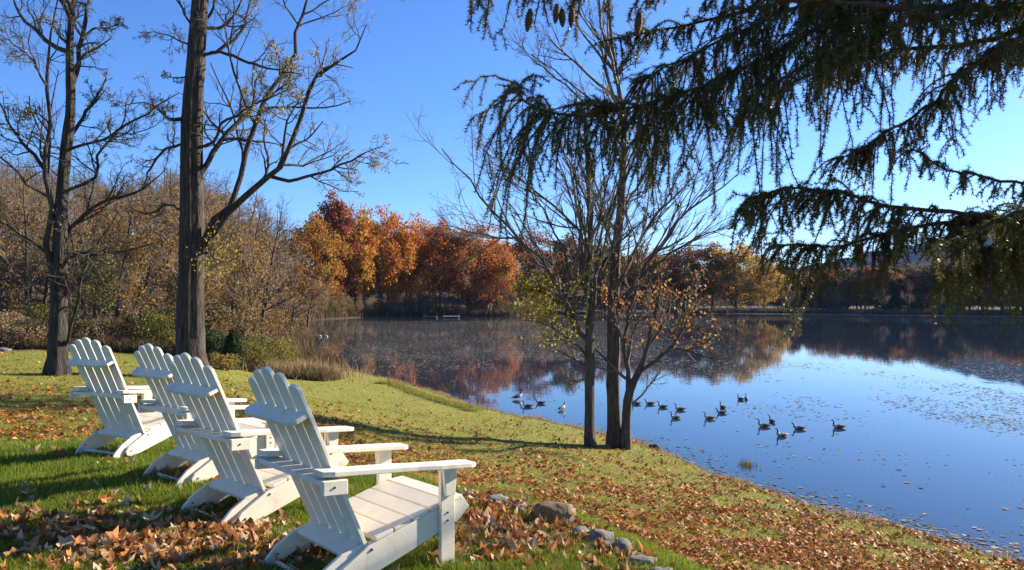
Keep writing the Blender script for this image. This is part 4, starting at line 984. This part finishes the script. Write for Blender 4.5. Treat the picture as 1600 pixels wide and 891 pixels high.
for px, py, pose, rz, s, lab in [
    (809, 624, 'preen', R_ + .5, 1.0, 'goose rearing up to preen, leftmost on the water'),
    (824, 636, 'up', L_, .82, 'goose just in front of the preening goose'),
    (844, 631, 'low', L_ - .1, .80, 'goose right of the preening pair, swimming left'),
    (878, 641, 'rise', R_ + .9, .85, 'lone goose just left of the lakeside trunks showing its pale breast'),
    (994, 632, 'up', L_ + .1, .78, 'goose peeping out right beside the leaning stems'),
    (1015, 632, 'low', L_, .80, 'second goose from the leaning stems'),
    (1035, 637, 'up', L_, .80, 'third goose from the leaning stems'),
    (1062, 641, 'up', L_ - .15, .80, 'rear goose of the close pair right of the leaning stems'),
    (1055, 654, 'up', L_ + .2, .80, 'front goose of the close pair, nearer the shore'),
    (1108, 655, 'up', L_, .80, 'front goose of the trio in the middle of the lake'),
    (1127, 646, 'low', L_ + .1, .80, 'middle goose of the trio in the middle of the lake'),
    (1129, 638, 'up', .3, .80, 'rear goose of the trio, seen from behind'),
    (1157, 625, 'up', .5, .78, 'left of the two farthest geese'),
    (1166, 624, 'up', -.2, .78, 'right of the two farthest geese, pale rump showing'),
    (1193, 667, 'up', L_, .84, 'goose beside the pale rumped goose in the right group'),
    (1206, 660, 'low', .1, .80, 'pale rumped goose facing away in the right group'),
    (1221, 682, 'up', L_ + .35, .84, 'nearest goose of the right group'),
    (1248, 671, 'low', L_, .84, 'goose just right of the nearest one in the right group'),
    (1310, 669, 'up', L_ - .05, .88, 'lone goose swimming left, rightmost on the lake')]:
    x, y = PZ(px, py); o = put('goose', gm[pose]); o.location = (x, y, -.005); o.rotation_euler = (0, 0, rz); o.scale = (s * .86,) * 3
    tag(o, lab, 'goose', 'geese on the lake')

# ------------------------------------------------------------------ adirondack chairs
def pr(name, poly, a, b, parent, ax='x', bev=.004, mat=None):
    return bm_obj(name, prism(name, poly, a, b, None, None, ax), mat or M['paint'], parent, bev)
def bolt(parent, x, y, z, r=.007):
    bm = bmesh.new(); bmesh.ops.create_cone(bm, cap_ends=True, segments=10, radius1=r, radius2=r * .8, depth=.006)
    for v in bm.verts: v.co = Vector((v.co.z + x, v.co.x + y, v.co.y + z))
    return bm_obj('bolt', bm, M['bolt'], parent)
def make_chair():
    root = empty('adirondack_chair')
    by, bz = -.171, .195; ty, tz = -.331 / .815, .745 / .815      # back line direction (y,z)
    ny, nz = -tz, ty                                              # towards the rear of the back
    def bp(x, s, n): return Vector((x, by + ty * s + ny * n, bz + tz * s + nz * n))
    w, gap = .1135, .0075
    for i in range(5):
        xc = (i - 2) * (w + gap); top = (.965, 1.02, 1.045, 1.02, .965)[i]; tilt = (i - 2) * .006
        prof = [(-w / 2, -.03), (w / 2, -.03)] + [(w / 2 * math.cos(a), top - .036 + .036 * math.sin(a)) for a in np.linspace(0, math.pi, 9)]
        bm = bmesh.new(); f = [bm.verts.new(bp(xc + px + tilt * s, s, -.022)) for px, s in prof]; b = [bm.verts.new(bp(xc + px + tilt * s, s, 0)) for px, s in prof]
        n = len(prof); bm.faces.new(f); bm.faces.new(b[::-1])
        for k in range(n): bm.faces.new((f[k], b[k], b[(k + 1) % n], f[(k + 1) % n]))
        bmesh.ops.recalc_face_normals(bm, faces=bm.faces[:]); bm_obj('back_slat', bm, M['paint'], root, .003)
    def shelf(name, s, hw, dep, th, cham):
        prof = [(-hw, .001), (hw, .001), (hw, dep - cham), (hw - cham * 1.6, dep), (-hw + cham * 1.6, dep), (-hw, dep - cham)]
        bm = bmesh.new(); lo = [bm.verts.new(bp(x, s - th, n)) for x, n in prof]; up = [bm.verts.new(bp(x, s, n)) for x, n in prof]; k = len(prof)
        bm.faces.new(lo); bm.faces.new(up[::-1])
        for q in range(k): bm.faces.new((lo[q], up[q], up[(q + 1) % k], lo[(q + 1) % k]))
        bmesh.ops.recalc_face_normals(bm, faces=bm.faces[:]); return bm_obj(name, bm, M['paint'], root, .004)
    shelf('upper_brace', .815, .305, .105, .026, .035)
    mid = pr('arm_brace', [(-.352, .578), (-.352, .606), (-.462, .606), (-.462, .578)], -.385, .385, root)
    shelf('lower_brace', .035, .262, .115, .026, .004)
    for s in (-1, 1):
        X = lambda a: s * a
        cl = pr('arm_cleat', [(-.335, .530), (-.335, .604), (-.470, .612), (-.470, .540)], X(.386), X(.416), root); bolt(cl, X(.418), -.41, .575)
        # arm: paddle outline extruded, sloping a little
        out = [(.278, -.46), (.385, -.46), (.402, -.40), (.402, .10), (.412, .25), (.412, .46), (.395, .50), (.30, .50), (.283, .46), (.283, .2), (.278, 0)]
        def az(y): return .644 - (y + .46) * .066 + .010 * math.cos((y + .46) * 3.2)
        bm = bmesh.new(); lo = [bm.verts.new((s * a, y, az(y) - .027)) for a, y in out]; up = [bm.verts.new((s * a, y, az(y))) for a, y in out]; k = len(out)
        bm.faces.new(lo); bm.faces.new(up[::-1])
        for q in range(k): bm.faces.new((lo[q], up[q], up[(q + 1) % k], lo[(q + 1) % k]))
        bmesh.ops.recalc_face_normals(bm, faces=bm.faces[:]); bm_obj('armrest', bm, M['paint'], root, .004)
        leg = pr('front_leg', [(.29, -.045), (.385, -.045), (.385, .555), (.29, .562)], X(.318), X(.346), root)
        bolt(leg, X(.348), .335, .30); bolt(leg, X(.348), .335, .255); bolt(leg, X(.348), .335, .535)
        pr('arm_bracket', [(.305, .40), (.37, .40), (.385, .552), (.29, .556)], X(.347), X(.372), root)
        rail = pr('side_rail', [(.462, .372), (.515, .300), (.44, .235), (.10, .122), (-.20, .030), (-.325, .004), (-.365, .020), (-.375, .055), (-.345, .10), (-.165, .205)], X(.288), X(.316), root)
        bolt(rail, X(.318), -.14, .185, .009); bolt(rail, X(.318), -.32, .055, .008)
        rl = pr('rear_leg', [(-.10, .215), (-.19, .213), (-.30, .185), (-.40, .125), (-.47, .055), (-.505, .0), (-.40, .0), (-.35, .045), (-.26, .085), (-.10, .135)], X(.262), X(.286), root)
        bolt(rl, X(.260), -.40, .075)
    for i in range(5):
        y0 = -.115 + i * .118; y1 = y0 + .106
        def sz(y): return .222 + (y + .115) * .262 + (-.02 if y > .44 else 0)
        pr('seat_slat', [(y0, sz(y0)), (y1, sz(y1)), (y1, sz(y1) + .022), (y0, sz(y0) + .022)], -.318, .318, root, bev=.003)
    pr('front_apron', [(.463, .25), (.485, .25), (.485, .352), (.463, .352)], -.286, .286, root)
    pr('crossbar', [(-.425, .022), (-.402, .022), (-.402, .046), (-.425, .046)], -.258, .258, root, bev=.003)
    return root
chair = make_chair()
for i, (x, y, th, lab) in enumerate([(-.845, 4.30, 48.5, 'nearest white wooden lawn chair, front of the row'), (-1.792, 5.431, 41.6, 'second white wooden lawn chair from the front of the row'),
                                     (-2.604, 6.581, 39.0, 'third white wooden lawn chair, between the second and the leftmost'), (-3.805, 7.686, 27.4, 'leftmost white wooden lawn chair, farthest of the row')]):
    o = chair if i == 0 else copy_tree(chair)
    o.location = (x, y, TERRACE + .002); o.rotation_euler = (0, 0, -math.radians(th)); tag(o, lab, 'chair', 'white lawn chairs in a row')

# ------------------------------------------------------------------ fallen leaves
def leaf_shape(seed):
    g = np.random.default_rng(seed); n = 11
    a = np.linspace(0, 2 * np.pi, n, endpoint=False) + g.normal(0, .08, n)
    r = np.where(np.arange(n) % 2 == 0, 1.0, .58) * g.uniform(.8, 1.1, n); r[0] = 1.15
    P = np.stack([r * np.cos(a), r * np.sin(a) * .85, 0 * a], 1); mid = P * .5
    c1, c2 = g.uniform(.2, 1.1), g.uniform(-.5, .9)
    V = np.vstack([[0, 0, 0], mid, P]); V[:, 2] = c1 * V[:, 1] ** 2 + c2 * V[:, 0] ** 2 + g.normal(0, .05, len(V)) * (np.linalg.norm(V[:, :2], axis=1) > .3)
    i = np.arange(n); j = (i + 1) % n
    return V * .5, np.stack([0 * i, 1 + i, 1 + j], 1), np.stack([1 + i, 1 + n + i, 1 + n + j, 1 + j], 1)
shapes = [leaf_shape(i) for i in range(8)]
g = np.random.default_rng(123)
piles = [  # px, py, sx, sy, weight, pile height, name
    (110, 850, 150, 34, 5.0, .06, 'in the leaf pile at the lower left corner'), (250, 872, 120, 22, 3.5, .06, 'in the leaf pile at the lower left corner'), (340, 845, 60, 22, 2.0, .04, 'in the drift beside the second chair'),
    (455, 880, 45, 18, 1.3, .03, 'behind the nearest chair'), (760, 790, 60, 28, 3.0, .05, 'in the drift between the nearest chair and the stones'), (800, 830, 50, 18, 1.8, .04, 'in the drift between the nearest chair and the stones'),
    (720, 850, 60, 22, .9, .01, 'in the drift between the nearest chair and the stones'), (890, 810, 60, 20, 1.5, .03, 'caught among the edging stones'), (960, 850, 60, 22, 1.2, .02, 'caught among the edging stones'),
    (290, 745, 40, 12, .45, .02, 'on the grass between the chairs'), (150, 705, 60, 12, .35, .02, 'on the grass by the leftmost chair'), (60, 760, 120, 30, .30, 0, 'on the grass left of the chairs'), (930, 870, 160, 30, .30, 0, 'on the grass below the edging stones'), (560, 760, 120, 40, .35, 0, 'on the grass beyond the nearest chair')]
wts = np.array([p[4] for p in piles]); wts /= wts.sum()
LX = []
while len(LX) < 2900:
    k = g.choice(len(piles), p=wts); px, py, sx, sy, _, hp, nm = piles[k]
    u, v = g.normal(px, sx), g.normal(py, sy)
    if v < 680 or v > 930: continue
    x, y = PZ(u, v, TERRACE)
    if poly_sd(EDGE, np.array([x]), np.array([y]))[0] > .1: continue
    LX.append((x, y, k, u, v, hp * g.random() ** 1.2 * math.exp(-((u - px) / sx / 1.6) ** 2 - ((v - py) / sy / 1.6) ** 2)))
LA = np.array([(a[0], a[1], a[2], a[3], a[4], a[5]) for a in LX])
lz = ground(LA[:, 0], LA[:, 1]) + .012 + LA[:, 5] + g.uniform(0, .012, len(LA))
size = g.uniform(.05, .14, len(LA)); yaw = g.uniform(0, 6.283, len(LA)); tilt = g.normal(0, .6, (len(LA), 2)); col = g.random(len(LA))
seen = (LA[:, 3] > -5) & (LA[:, 3] < 1605) & (LA[:, 4] < 888)
score = size / LA[:, 1] * (.5 + LA[:, 5] * 12) * seen
pick = np.argsort(-score)[:290]; rest = np.setdiff1d(np.arange(len(LA)), pick)
lm = []
for i, (V, T3, Q4) in enumerate(shapes):
    for c in (.08, .3, .48, .66, .86):
        lm.append(mk_mesh('fallen_leaf', V, [T3, Q4], M['fallen'], rnd=np.full(len(V), c)))
CN = ['dark brown', 'russet', 'orange', 'light brown', 'pale tan']
for q in pick:
    ml = int(g.integers(0, len(lm))); o = put('fallen_leaf', lm[ml]); o.location = (LA[q, 0], LA[q, 1], lz[q]); o.scale = (size[q],) * 3; o.rotation_euler = (tilt[q, 0], tilt[q, 1], yaw[q])
    nm = piles[int(LA[q, 2])][6]; tag(o, CN[ml % 5] + ' curled leaf ' + nm, 'leaf', CN[ml % 5] + ' leaves ' + nm)
def scatter_leaves(idx, xs_, ys_, zs_, sz_, yw, tl, rn):
    Vs, T3s, Q4s, rs, o = [], [], [], [], 0
    for s in range(8):
        k = np.where(idx == s)[0]
        if not len(k): continue
        V, T3, Q4 = shapes[s]; n, m = len(k), len(V)
        P = V[None] * sz_[k][:, None, None]
        ca, sa = np.cos(tl[k, 0])[:, None], np.sin(tl[k, 0])[:, None]; y2 = P[..., 1] * ca - P[..., 2] * sa; z2 = P[..., 1] * sa + P[..., 2] * ca
        cb, sb = np.cos(tl[k, 1])[:, None], np.sin(tl[k, 1])[:, None]; x3 = P[..., 0] * cb + z2 * sb; z3 = -P[..., 0] * sb + z2 * cb
        cc, ss = np.cos(yw[k])[:, None], np.sin(yw[k])[:, None]
        Vs.append(np.stack([x3 * cc - y2 * ss + xs_[k][:, None], x3 * ss + y2 * cc + ys_[k][:, None], z3 + zs_[k][:, None]], -1).reshape(-1, 3))
        b = o + np.arange(n)[:, None, None] * m
        T3s.append((b + T3[None]).reshape(-1, 3)); Q4s.append((b + Q4[None]).reshape(-1, 4)); rs.append(np.repeat(rn[k], m)); o += n * m
    return np.concatenate(Vs), [np.concatenate(T3s), np.concatenate(Q4s)], np.concatenate(rs)
V, Fc, rn = scatter_leaves(g.integers(0, 8, len(rest)), LA[rest, 0], LA[rest, 1], lz[rest], size[rest], yaw[rest], tilt[rest], col[rest])
tag(put('leaf_litter', mk_mesh('leaf_litter', V, Fc, M['fallen'], rnd=rn)), 'drifts of dry brown and orange leaves on the terrace grass', 'leaves', kind='stuff')

# leaves on the slope and grass on the lawn
n = 270000; inv = g.uniform(1 / 62, 1 / 9.2, n); d = 1 / inv; u = g.uniform(-30, 1640, n); x = (u - 800) / F_PX * d; y = d
zz, sdv, tev = ground(x, y, True)
back = 31.5 + np.interp(x, [-40, -14, -11, -8, 0], [0, 1, 14, 60, 60])
lf = leafy(x, y); ok = (sdv > .25) & (tev > .1) & (y < back) & (g.random(n) < lf * .5 * np.clip(2.4 * (fbm(x * 1.6, y * 1.6, 91) - .25), 0, 1) + .06 * (sdv < 1.1))
x, y, zz, d = x[ok], y[ok], zz[ok], d[ok]; n = len(x)
a = g.uniform(0, 6.283, n); s = (.011 + .034 * g.random(n) ** 1.8) * (1 + d / 36); tl = g.normal(0, .5, (n, 2))
U = np.stack([np.cos(a), np.sin(a), tl[:, 0]], 1) * s[:, None]; W = np.stack([-np.sin(a), np.cos(a), tl[:, 1]], 1) * (s * .75)[:, None]
Cn = np.stack([x, y, zz + .024], 1); bend = np.zeros((n, 3)); bend[:, 2] = s * g.uniform(-.1, .5, n)
V = np.stack([Cn - U, Cn - W * .9 + bend, Cn + U, Cn + W * .9 + bend], 1).reshape(-1, 3)
tag(put('slope_leaves', mk_mesh('slope_leaves', V, [np.arange(4 * n).reshape(n, 4)], M['litter'], rnd=np.repeat(g.random(n), 4))), 'russet leaves scattered over the sloping lawn', 'leaves', kind='stuff')

n = 330000; inv = g.uniform(1 / 60, 1 / 9.2, n); d = 1 / inv; u = g.uniform(-30, 1640, n); x = (u - 800) / F_PX * d; y = d
sdv = lake_sd(x, y); tev = poly_sd(EDGE, x, y); back = 31.5 + 1.2 * np.sin(x * .35) + np.interp(x, [-40, -14, -11, -8, 0], [0, 1, 14, 60, 60])
ok = (sdv > .2) & (tev > .3) & (y < back); x, y, d = x[ok], y[ok], d[ok]
rn = np.clip(1.1 * (fbm(x * .35, y * .35, 41) - .5) + .9 * (fbm(x * 1.8, y * 1.8, 43) - .5) + .28 + .4 * g.random(len(x)), 0, 1)
blades(x, y, g.uniform(.025, .06, len(x)), .004 + .00055 * d, .7, M['lawn_grass'], 'lawn_grass', 'short yellowing grass on the sloping lawn', seg=1, seed=7, rnd=rn)

n = 420000; inv = g.uniform(1 / 9.6, 1 / 3.3, n); d = 1 / inv; u = g.uniform(-40, 1400, n); x = (u - 800) / F_PX * d; y = d
ok = (poly_sd(EDGE, x, y) < .55 * g.random(n)); x, y, d = x[ok], y[ok], d[ok]
ok = g.random(len(x)) < .82; x, y = x[ok], y[ok]
tuft = fbm(x * 3, y * 3, 61)
blades(x, y, g.uniform(.03, .075, len(x)) * (.6 + .9 * tuft), .0055, .55, M['grass'], 'terrace_grass', 'lush green grass around the chairs', seed=8,
       rnd=np.clip(.5 * fbm(x * 1.5, y * 1.5, 63) + .5 * g.random(len(x)), 0, 1))

# ------------------------------------------------------------------ floating pads on the lake
M['pad'] = leaf_mat('pad', [(0, (.05, .05, .025)), (.4, (.13, .12, .06)), (.75, (.24, .21, .12)), (1, (.42, .38, .28))], trans=.1, rough=.4)
n = 520000; u = g.uniform(430, 1640, n); v = g.uniform(495, 880, n); d = CAM_Z * F_PX / (v - HY); x = (u - 800) / F_PX * d; y = d
a, b, c = weed(x, y)
st = fbm(x * .25, y * .12, 71, 5)
dens = a * .6 * sstep(.40, .6, st) + b * .55 * sstep(.36, .62, st) + c * .06 * sstep(.52, .68, fbm(x * .6, y * .5, 73)) + .0014
sd_ = lake_sd(x, y); dens = dens + .10 * np.exp(-(sd_ / .9) ** 2) * (u > 900)
ok = (sd_ < -.05) & (g.random(n) < dens); x, y = x[ok], y[ok]; n = len(x)
s = (.011 + .055 * g.random(n) ** 3) * (1 + y / 50); aa = np.linspace(0, 2 * np.pi, 6, endpoint=False)[None] + g.uniform(0, 6.28, (n, 1)); rr = s[:, None] * g.uniform(.6, 1.1, (n, 6))
V = np.stack([x[:, None] + rr * np.cos(aa), y[:, None] + rr * np.sin(aa), np.full((n, 6), .006) + g.uniform(0, .012, (n, 6))], -1).reshape(-1, 3)
tag(put('floating_pads', mk_mesh('floating_pads', V, [np.arange(6 * n).reshape(n, 6)], M['pad'], rnd=np.repeat(g.random(n), 6))), 'small floating leaves and pads scattered on the lake', 'pads', kind='stuff')
x, y = PZ(1168, 728, 0); g2 = np.random.default_rng(9)
wx_, wy_ = g2.normal(x, .12, 90), g2.normal(y, .15, 90)
B = np.stack([wx_, wy_, np.full(90, -.01)], 1); tip = B + np.stack([g2.normal(0, .06, 90), g2.normal(0, .06, 90), g2.uniform(.06, .26, 90)], 1); w_ = np.array([.008, 0, 0])
tag(put('water_plant', mk_mesh('water_plant', np.stack([B - w_, B + w_, tip], 1).reshape(-1, 3), [np.arange(270).reshape(90, 3)], M['shrub_leaf'], rnd=np.repeat(g2.random(90), 3))), 'small green tuft standing in the water off the near shore', 'plant')

# ------------------------------------------------------------------ the overhanging spruce
SPX, SPY = 6.0, 6.8
sp_root = empty('spruce_tree', (SPX, SPY, gz(SPX, SPY))); tag(sp_root, 'dark spruce overhead with drooping boughs hanging in from the right', 'tree')
sb = np.array(sp_root.location)
TZ = sb[2]
P0, R0 = grow([[SPX, SPY, TZ - .2]], [[0, 0, 1]], 15, .34, .08, 20, .008, 0); V, Fq = tubes(P0, R0, 16)
put('trunk', mk_mesh('trunk', V - sb, [Fq], M['spruce_bark'], smooth=True), sp_root)
def needles(P, g, per_m, ln=.027, w=.0046, brown=0.0):
    """needle triangles along polylines P (B,n,3)"""
    B, n, _ = P.shape; seg = np.linalg.norm(np.diff(P, axis=1), axis=2); L = seg.sum(1); tot = int(L.sum() * per_m)
    b = g.choice(B, tot, p=L / L.sum()); t = g.uniform(0, n - 1.001, tot); i = t.astype(int); f = (t - i)[:, None]
    p = P[b, i] * (1 - f) + P[b, i + 1] * f; T = nrm(P[b, i + 1] - P[b, i]); q = g.normal(size=(tot, 3)); q = nrm(q - (q * T).sum(1, keepdims=True) * T)
    dr = nrm(T * g.uniform(.3, .9, (tot, 1)) + q); s = np.cross(dr, nrm(g.normal(size=(tot, 3)))) ; s = nrm(s) * w / 2
    l = ln * g.uniform(.7, 1.15, (tot, 1))
    V = np.stack([p - s, p + s, p + dr * l], 1).reshape(-1, 3)
    return V, np.arange(3 * tot).reshape(tot, 3), np.repeat(np.clip(g.random(tot) * .9 + .1 * (g.random(tot) < brown), 0, 1), 3)
def bough(path, dens, hang, seed, r0=.04, nper=520, side=3, up=6.0, droop=-.24):
    g = np.random.default_rng(seed + 300)
    W = np.array(path, float); s = smooth_path(W, 40); ln = np.linalg.norm(np.diff(s, axis=0), axis=1).sum()
    s[2:-1] += g.normal(0, .008, (38, 3))
    R = np.linspace(r0, .004, 41) ** 1.0
    Vb, Fb = tubes(s[None], R[None], 8)
    bo = put('bough', mk_mesh('bough', Vb - sb, [Fb], M['spruce_bark'], smooth=True), sp_root)
    n = max(6, int(ln * dens * 1.12)); t = g.uniform(.06, 1, n) ; x = np.clip(t * 40, 0, 39.99); i = x.astype(int); S = s[i] + (s[i + 1] - s[i]) * (x - i)[:, None]
    T = nrm(s[i + 1] - s[i]); q = g.normal(size=(n, 3)); q[:, 2] *= .4; q = nrm(q - (q * T).sum(1, keepdims=True) * T)
    D = T * .7 + q * 1.3 + np.array([0, 0, -.35]); L = g.uniform(*hang, n) * g.choice([.55, .85, 1.25], n) * (1.1 - .45 * t) * np.where(g.random(n) < .12, 1.5, 1)
    P1, R1 = grow(S, D, L, .0055, .4, 8, .10, droop, g)
    # short stiff shoots along the top
    n2 = max(3, int(ln * up)); t = g.uniform(.3, 1, n2); x = np.clip(t * 40, 0, 39.99); i = x.astype(int); S = s[i] + (s[i + 1] - s[i]) * (x - i)[:, None]; T = nrm(s[i + 1] - s[i])
    P1b, R1b = grow(S, T + g.normal(0, .45, (n2, 3)) + np.array([0, 0, .2]), g.uniform(.05, .14, n2), .0035, .5, 8, .08, .02, g)
    P1 = np.concatenate([P1, P1b]); R1 = np.concatenate([R1, R1b])
    S, D, rr, _ = spawn(P1, R1, side, .08, .98, .9, .25, .7, g); L2 = np.repeat(np.linalg.norm(np.diff(P1, axis=1), axis=2).sum(1), side) * g.uniform(.16, .5, len(S)); L2 = np.clip(L2 * 1.3, .04, .19)
    P2, R2 = grow(S, D, L2, np.maximum(rr * .8, .0018), .5, 3, .08, -.42, g)
    Vt, Ft = merge([tubes(P1, R1, 4), tubes(P2, R2, 3)])
    o = put('twigs', mk_mesh('twigs', Vt - sb, [Ft], M['spruce_twig']), bo); o['kind'] = 'stuff'
    a = needles(P1, g, nper); b = needles(P2, g, nper * 1.1); c = needles(s[None, 30:], g, nper)
    Vn = np.concatenate([a[0], b[0], c[0]]); Fn = np.concatenate([a[1], b[1] + len(a[0]), c[1] + len(a[0]) + len(b[0])]); rn = np.concatenate([a[2], b[2], c[2]])
    o = put('needles', mk_mesh('needles', Vn - sb, [Fn], M['needle'], rnd=rn), bo); o['kind'] = 'stuff'
    return P1
def TR(z): return [SPX, SPY, z]
def pp(*a): return [list(PX(*q)) for q in a]
bough([TR(8.3)] + pp((1560, -170, 5.0), (1330, 10, 4.7), (1200, 85, 4.6), (1100, 132, 4.5), (1000, 167, 4.4), (900, 183, 4.3), (832, 168, 4.25), (793, 132, 4.2)), 54, (.34, 1.1), 1)
bough([TR(7.0)] + pp((1800, 10, 5.0), (1600, 12, 4.6), (1440, 14, 4.4), (1300, 4, 4.2), (1160, -6, 4.1), (1000, -22, 4.0), (860, -28, 4.0), (730, -14, 3.9)), 30, (.10, .36), 2, r0=.05)
bough([TR(8.2)] + pp((1500, -190, 4.6), (1200, -120, 4.0), (900, -80, 3.7), (700, -60, 3.6), (585, -38, 3.5)), 16, (.08, .20), 3)
bough([TR(7.4)] + pp((1760, -40, 5.6), (1600, 58, 5.6), (1533, 90, 5.5), (1450, 165, 5.3), (1380, 212, 5.2), (1310, 250, 5.1)), 42, (.18, .5), 4)
bough([TR(5.9)] + pp((1750, 300, 5.2), (1600, 287, 5.0), (1488, 266, 4.9), (1422, 232, 4.85)), 22, (.12, .34), 5, r0=.03)
bough([TR(5.5)] + pp((1760, 360, 4.9), (1600, 345, 4.6), (1470, 330, 4.5), (1380, 318, 4.45), (1310, 300, 4.4), (1240, 292, 4.3), (1165, 312, 4.2)), 50, (.16, .50), 6)
bough([TR(5.6)] + pp((1760, 340, 5.0), (1600, 335, 4.7), (1480, 345, 4.6), (1380, 368, 4.6), (1300, 385, 4.55), (1210, 384, 4.5)), 58, (.20, .52), 7)
bough([TR(5.3)] + pp((1760, 380, 4.7), (1650, 375, 4.5), (1570, 385, 4.4), (1500, 410, 4.3)), 70, (.26, .66), 8, r0=.035)
bough([TR(5.6)] + pp((1760, 330, 4.3), (1640, 320, 4.1), (1560, 345, 4.0), (1480, 395, 3.95)), 34, (.2, .5), 9, r0=.03)
bough([TR(8.0)] + pp((1520, -120, 5.4), (1330, -30, 5.2), (1180, 40, 5.1), (1070, 92, 5.0), (990, 130, 4.9)), 44, (.25, .85), 10)
bough([TR(7.5)] + pp((1650, -60, 4.6), (1480, 20, 4.3), (1360, 60, 4.2), (1240, 110, 4.1), (1150, 175, 4.05)), 28, (.2, .50), 11)
bough([TR(7.2)] + pp((1700, 0, 6.0), (1560, 60, 6.2), (1400, 80, 6.2), (1260, 120, 6.1), (1150, 190, 6.0)), 24, (.2, .5), 12)
bough([TR(7.6)] + pp((1760, -60, 4.6), (1640, 30, 4.4), (1560, 80, 4.3), (1480, 130, 4.25)), 26, (.15, .40), 13)
bough([TR(7.6)] + pp((1500, -120, 5.0), (1350, -40, 4.8), (1230, 0, 4.7), (1120, 30, 4.6), (1020, 50, 4.55), (950, 62, 4.5)), 26, (.15, .38), 14)
# boughs out of the picture that carry the tree on round its trunk
g = np.random.default_rng(61)
for k in range(17):
    z = 5.2 + k * .55; a = k * 2.399 + .9; ln = np.interp(z, [4, 14], [3.9, 1.2]); dx, dy = math.cos(a), math.sin(a)
    if dx < -.1 and (z < 7.6 or dy < .2): a += math.pi; dx, dy = math.cos(a), math.sin(a)
    pts = [[SPX + dx * ln * t, SPY + dy * ln * t, z + .15 - .55 * t + .35 * t * t] for t in (0, .3, .6, .85, 1)]
    bough(pts, 11, (.2, .5), 40 + k, nper=170, side=4, up=3)
def cone(x, y, z, L, seed, label=None):
    nr, k = 16, 9; V = []; 
    for i in range(nr):
        t = i / (nr - 1); r = L * .17 * math.sin(math.pi * (t * .88 + .08)) ** .6 * (1.0 + (.22 if i % 2 else -.12))
        for q in range(k): a = 2 * math.pi * (q + .5 * (i % 2)) / k; V.append((r * math.cos(a), r * math.sin(a), -t * L))
    Fc = [(i * k + q, i * k + (q + 1) % k, (i + 1) * k + (q + 1) % k, (i + 1) * k + q) for i in range(nr - 1) for q in range(k)]
    o = put('cone', mk_mesh('cone', np.array(V) , [np.array(Fc)], M['cone']), sp_root); o.location = np.array([x, y, z]) - sb; o.rotation_euler = (.12 * math.sin(seed), .15 * math.cos(seed * 2), seed)
for k, (px, py, d, L) in enumerate([(829, 14, 3.95, .12), (870, 6, 3.95, .10), (878, 14, 4.0, .10), (894, 12, 4.0, .10), (1166, 318, 4.2, .10), (1176, 326, 4.2, .10), (1000, 20, 4.1, .12), (1410, 350, 4.4, .10)]):
    cone(*PX(px, py, d), L, k * 1.3)

# ------------------------------------------------------------------ haze
bm = bmesh.new(); box(bm, (0, 3500, 215), (16000, 8000, 442))
me = bpy.data.meshes.new('haze'); bm.to_mesh(me); bm.free()
hm = bpy.data.materials.new('haze'); hm.use_nodes = True; nt = hm.node_tree; nt.nodes.clear()
out = nt.nodes.new('ShaderNodeOutputMaterial'); pv = nt.nodes.new('ShaderNodeVolumePrincipled')
pv.inputs['Color'].default_value = (.30, .52, 1.0, 1); pv.inputs['Density'].default_value = .00003; pv.inputs['Anisotropy'].default_value = .2
nt.links.new(pv.outputs[0], out.inputs['Volume']); me.materials.append(hm)
tag(put('haze', me), 'thin blue autumn haze over the lake', 'haze', kind='stuff')
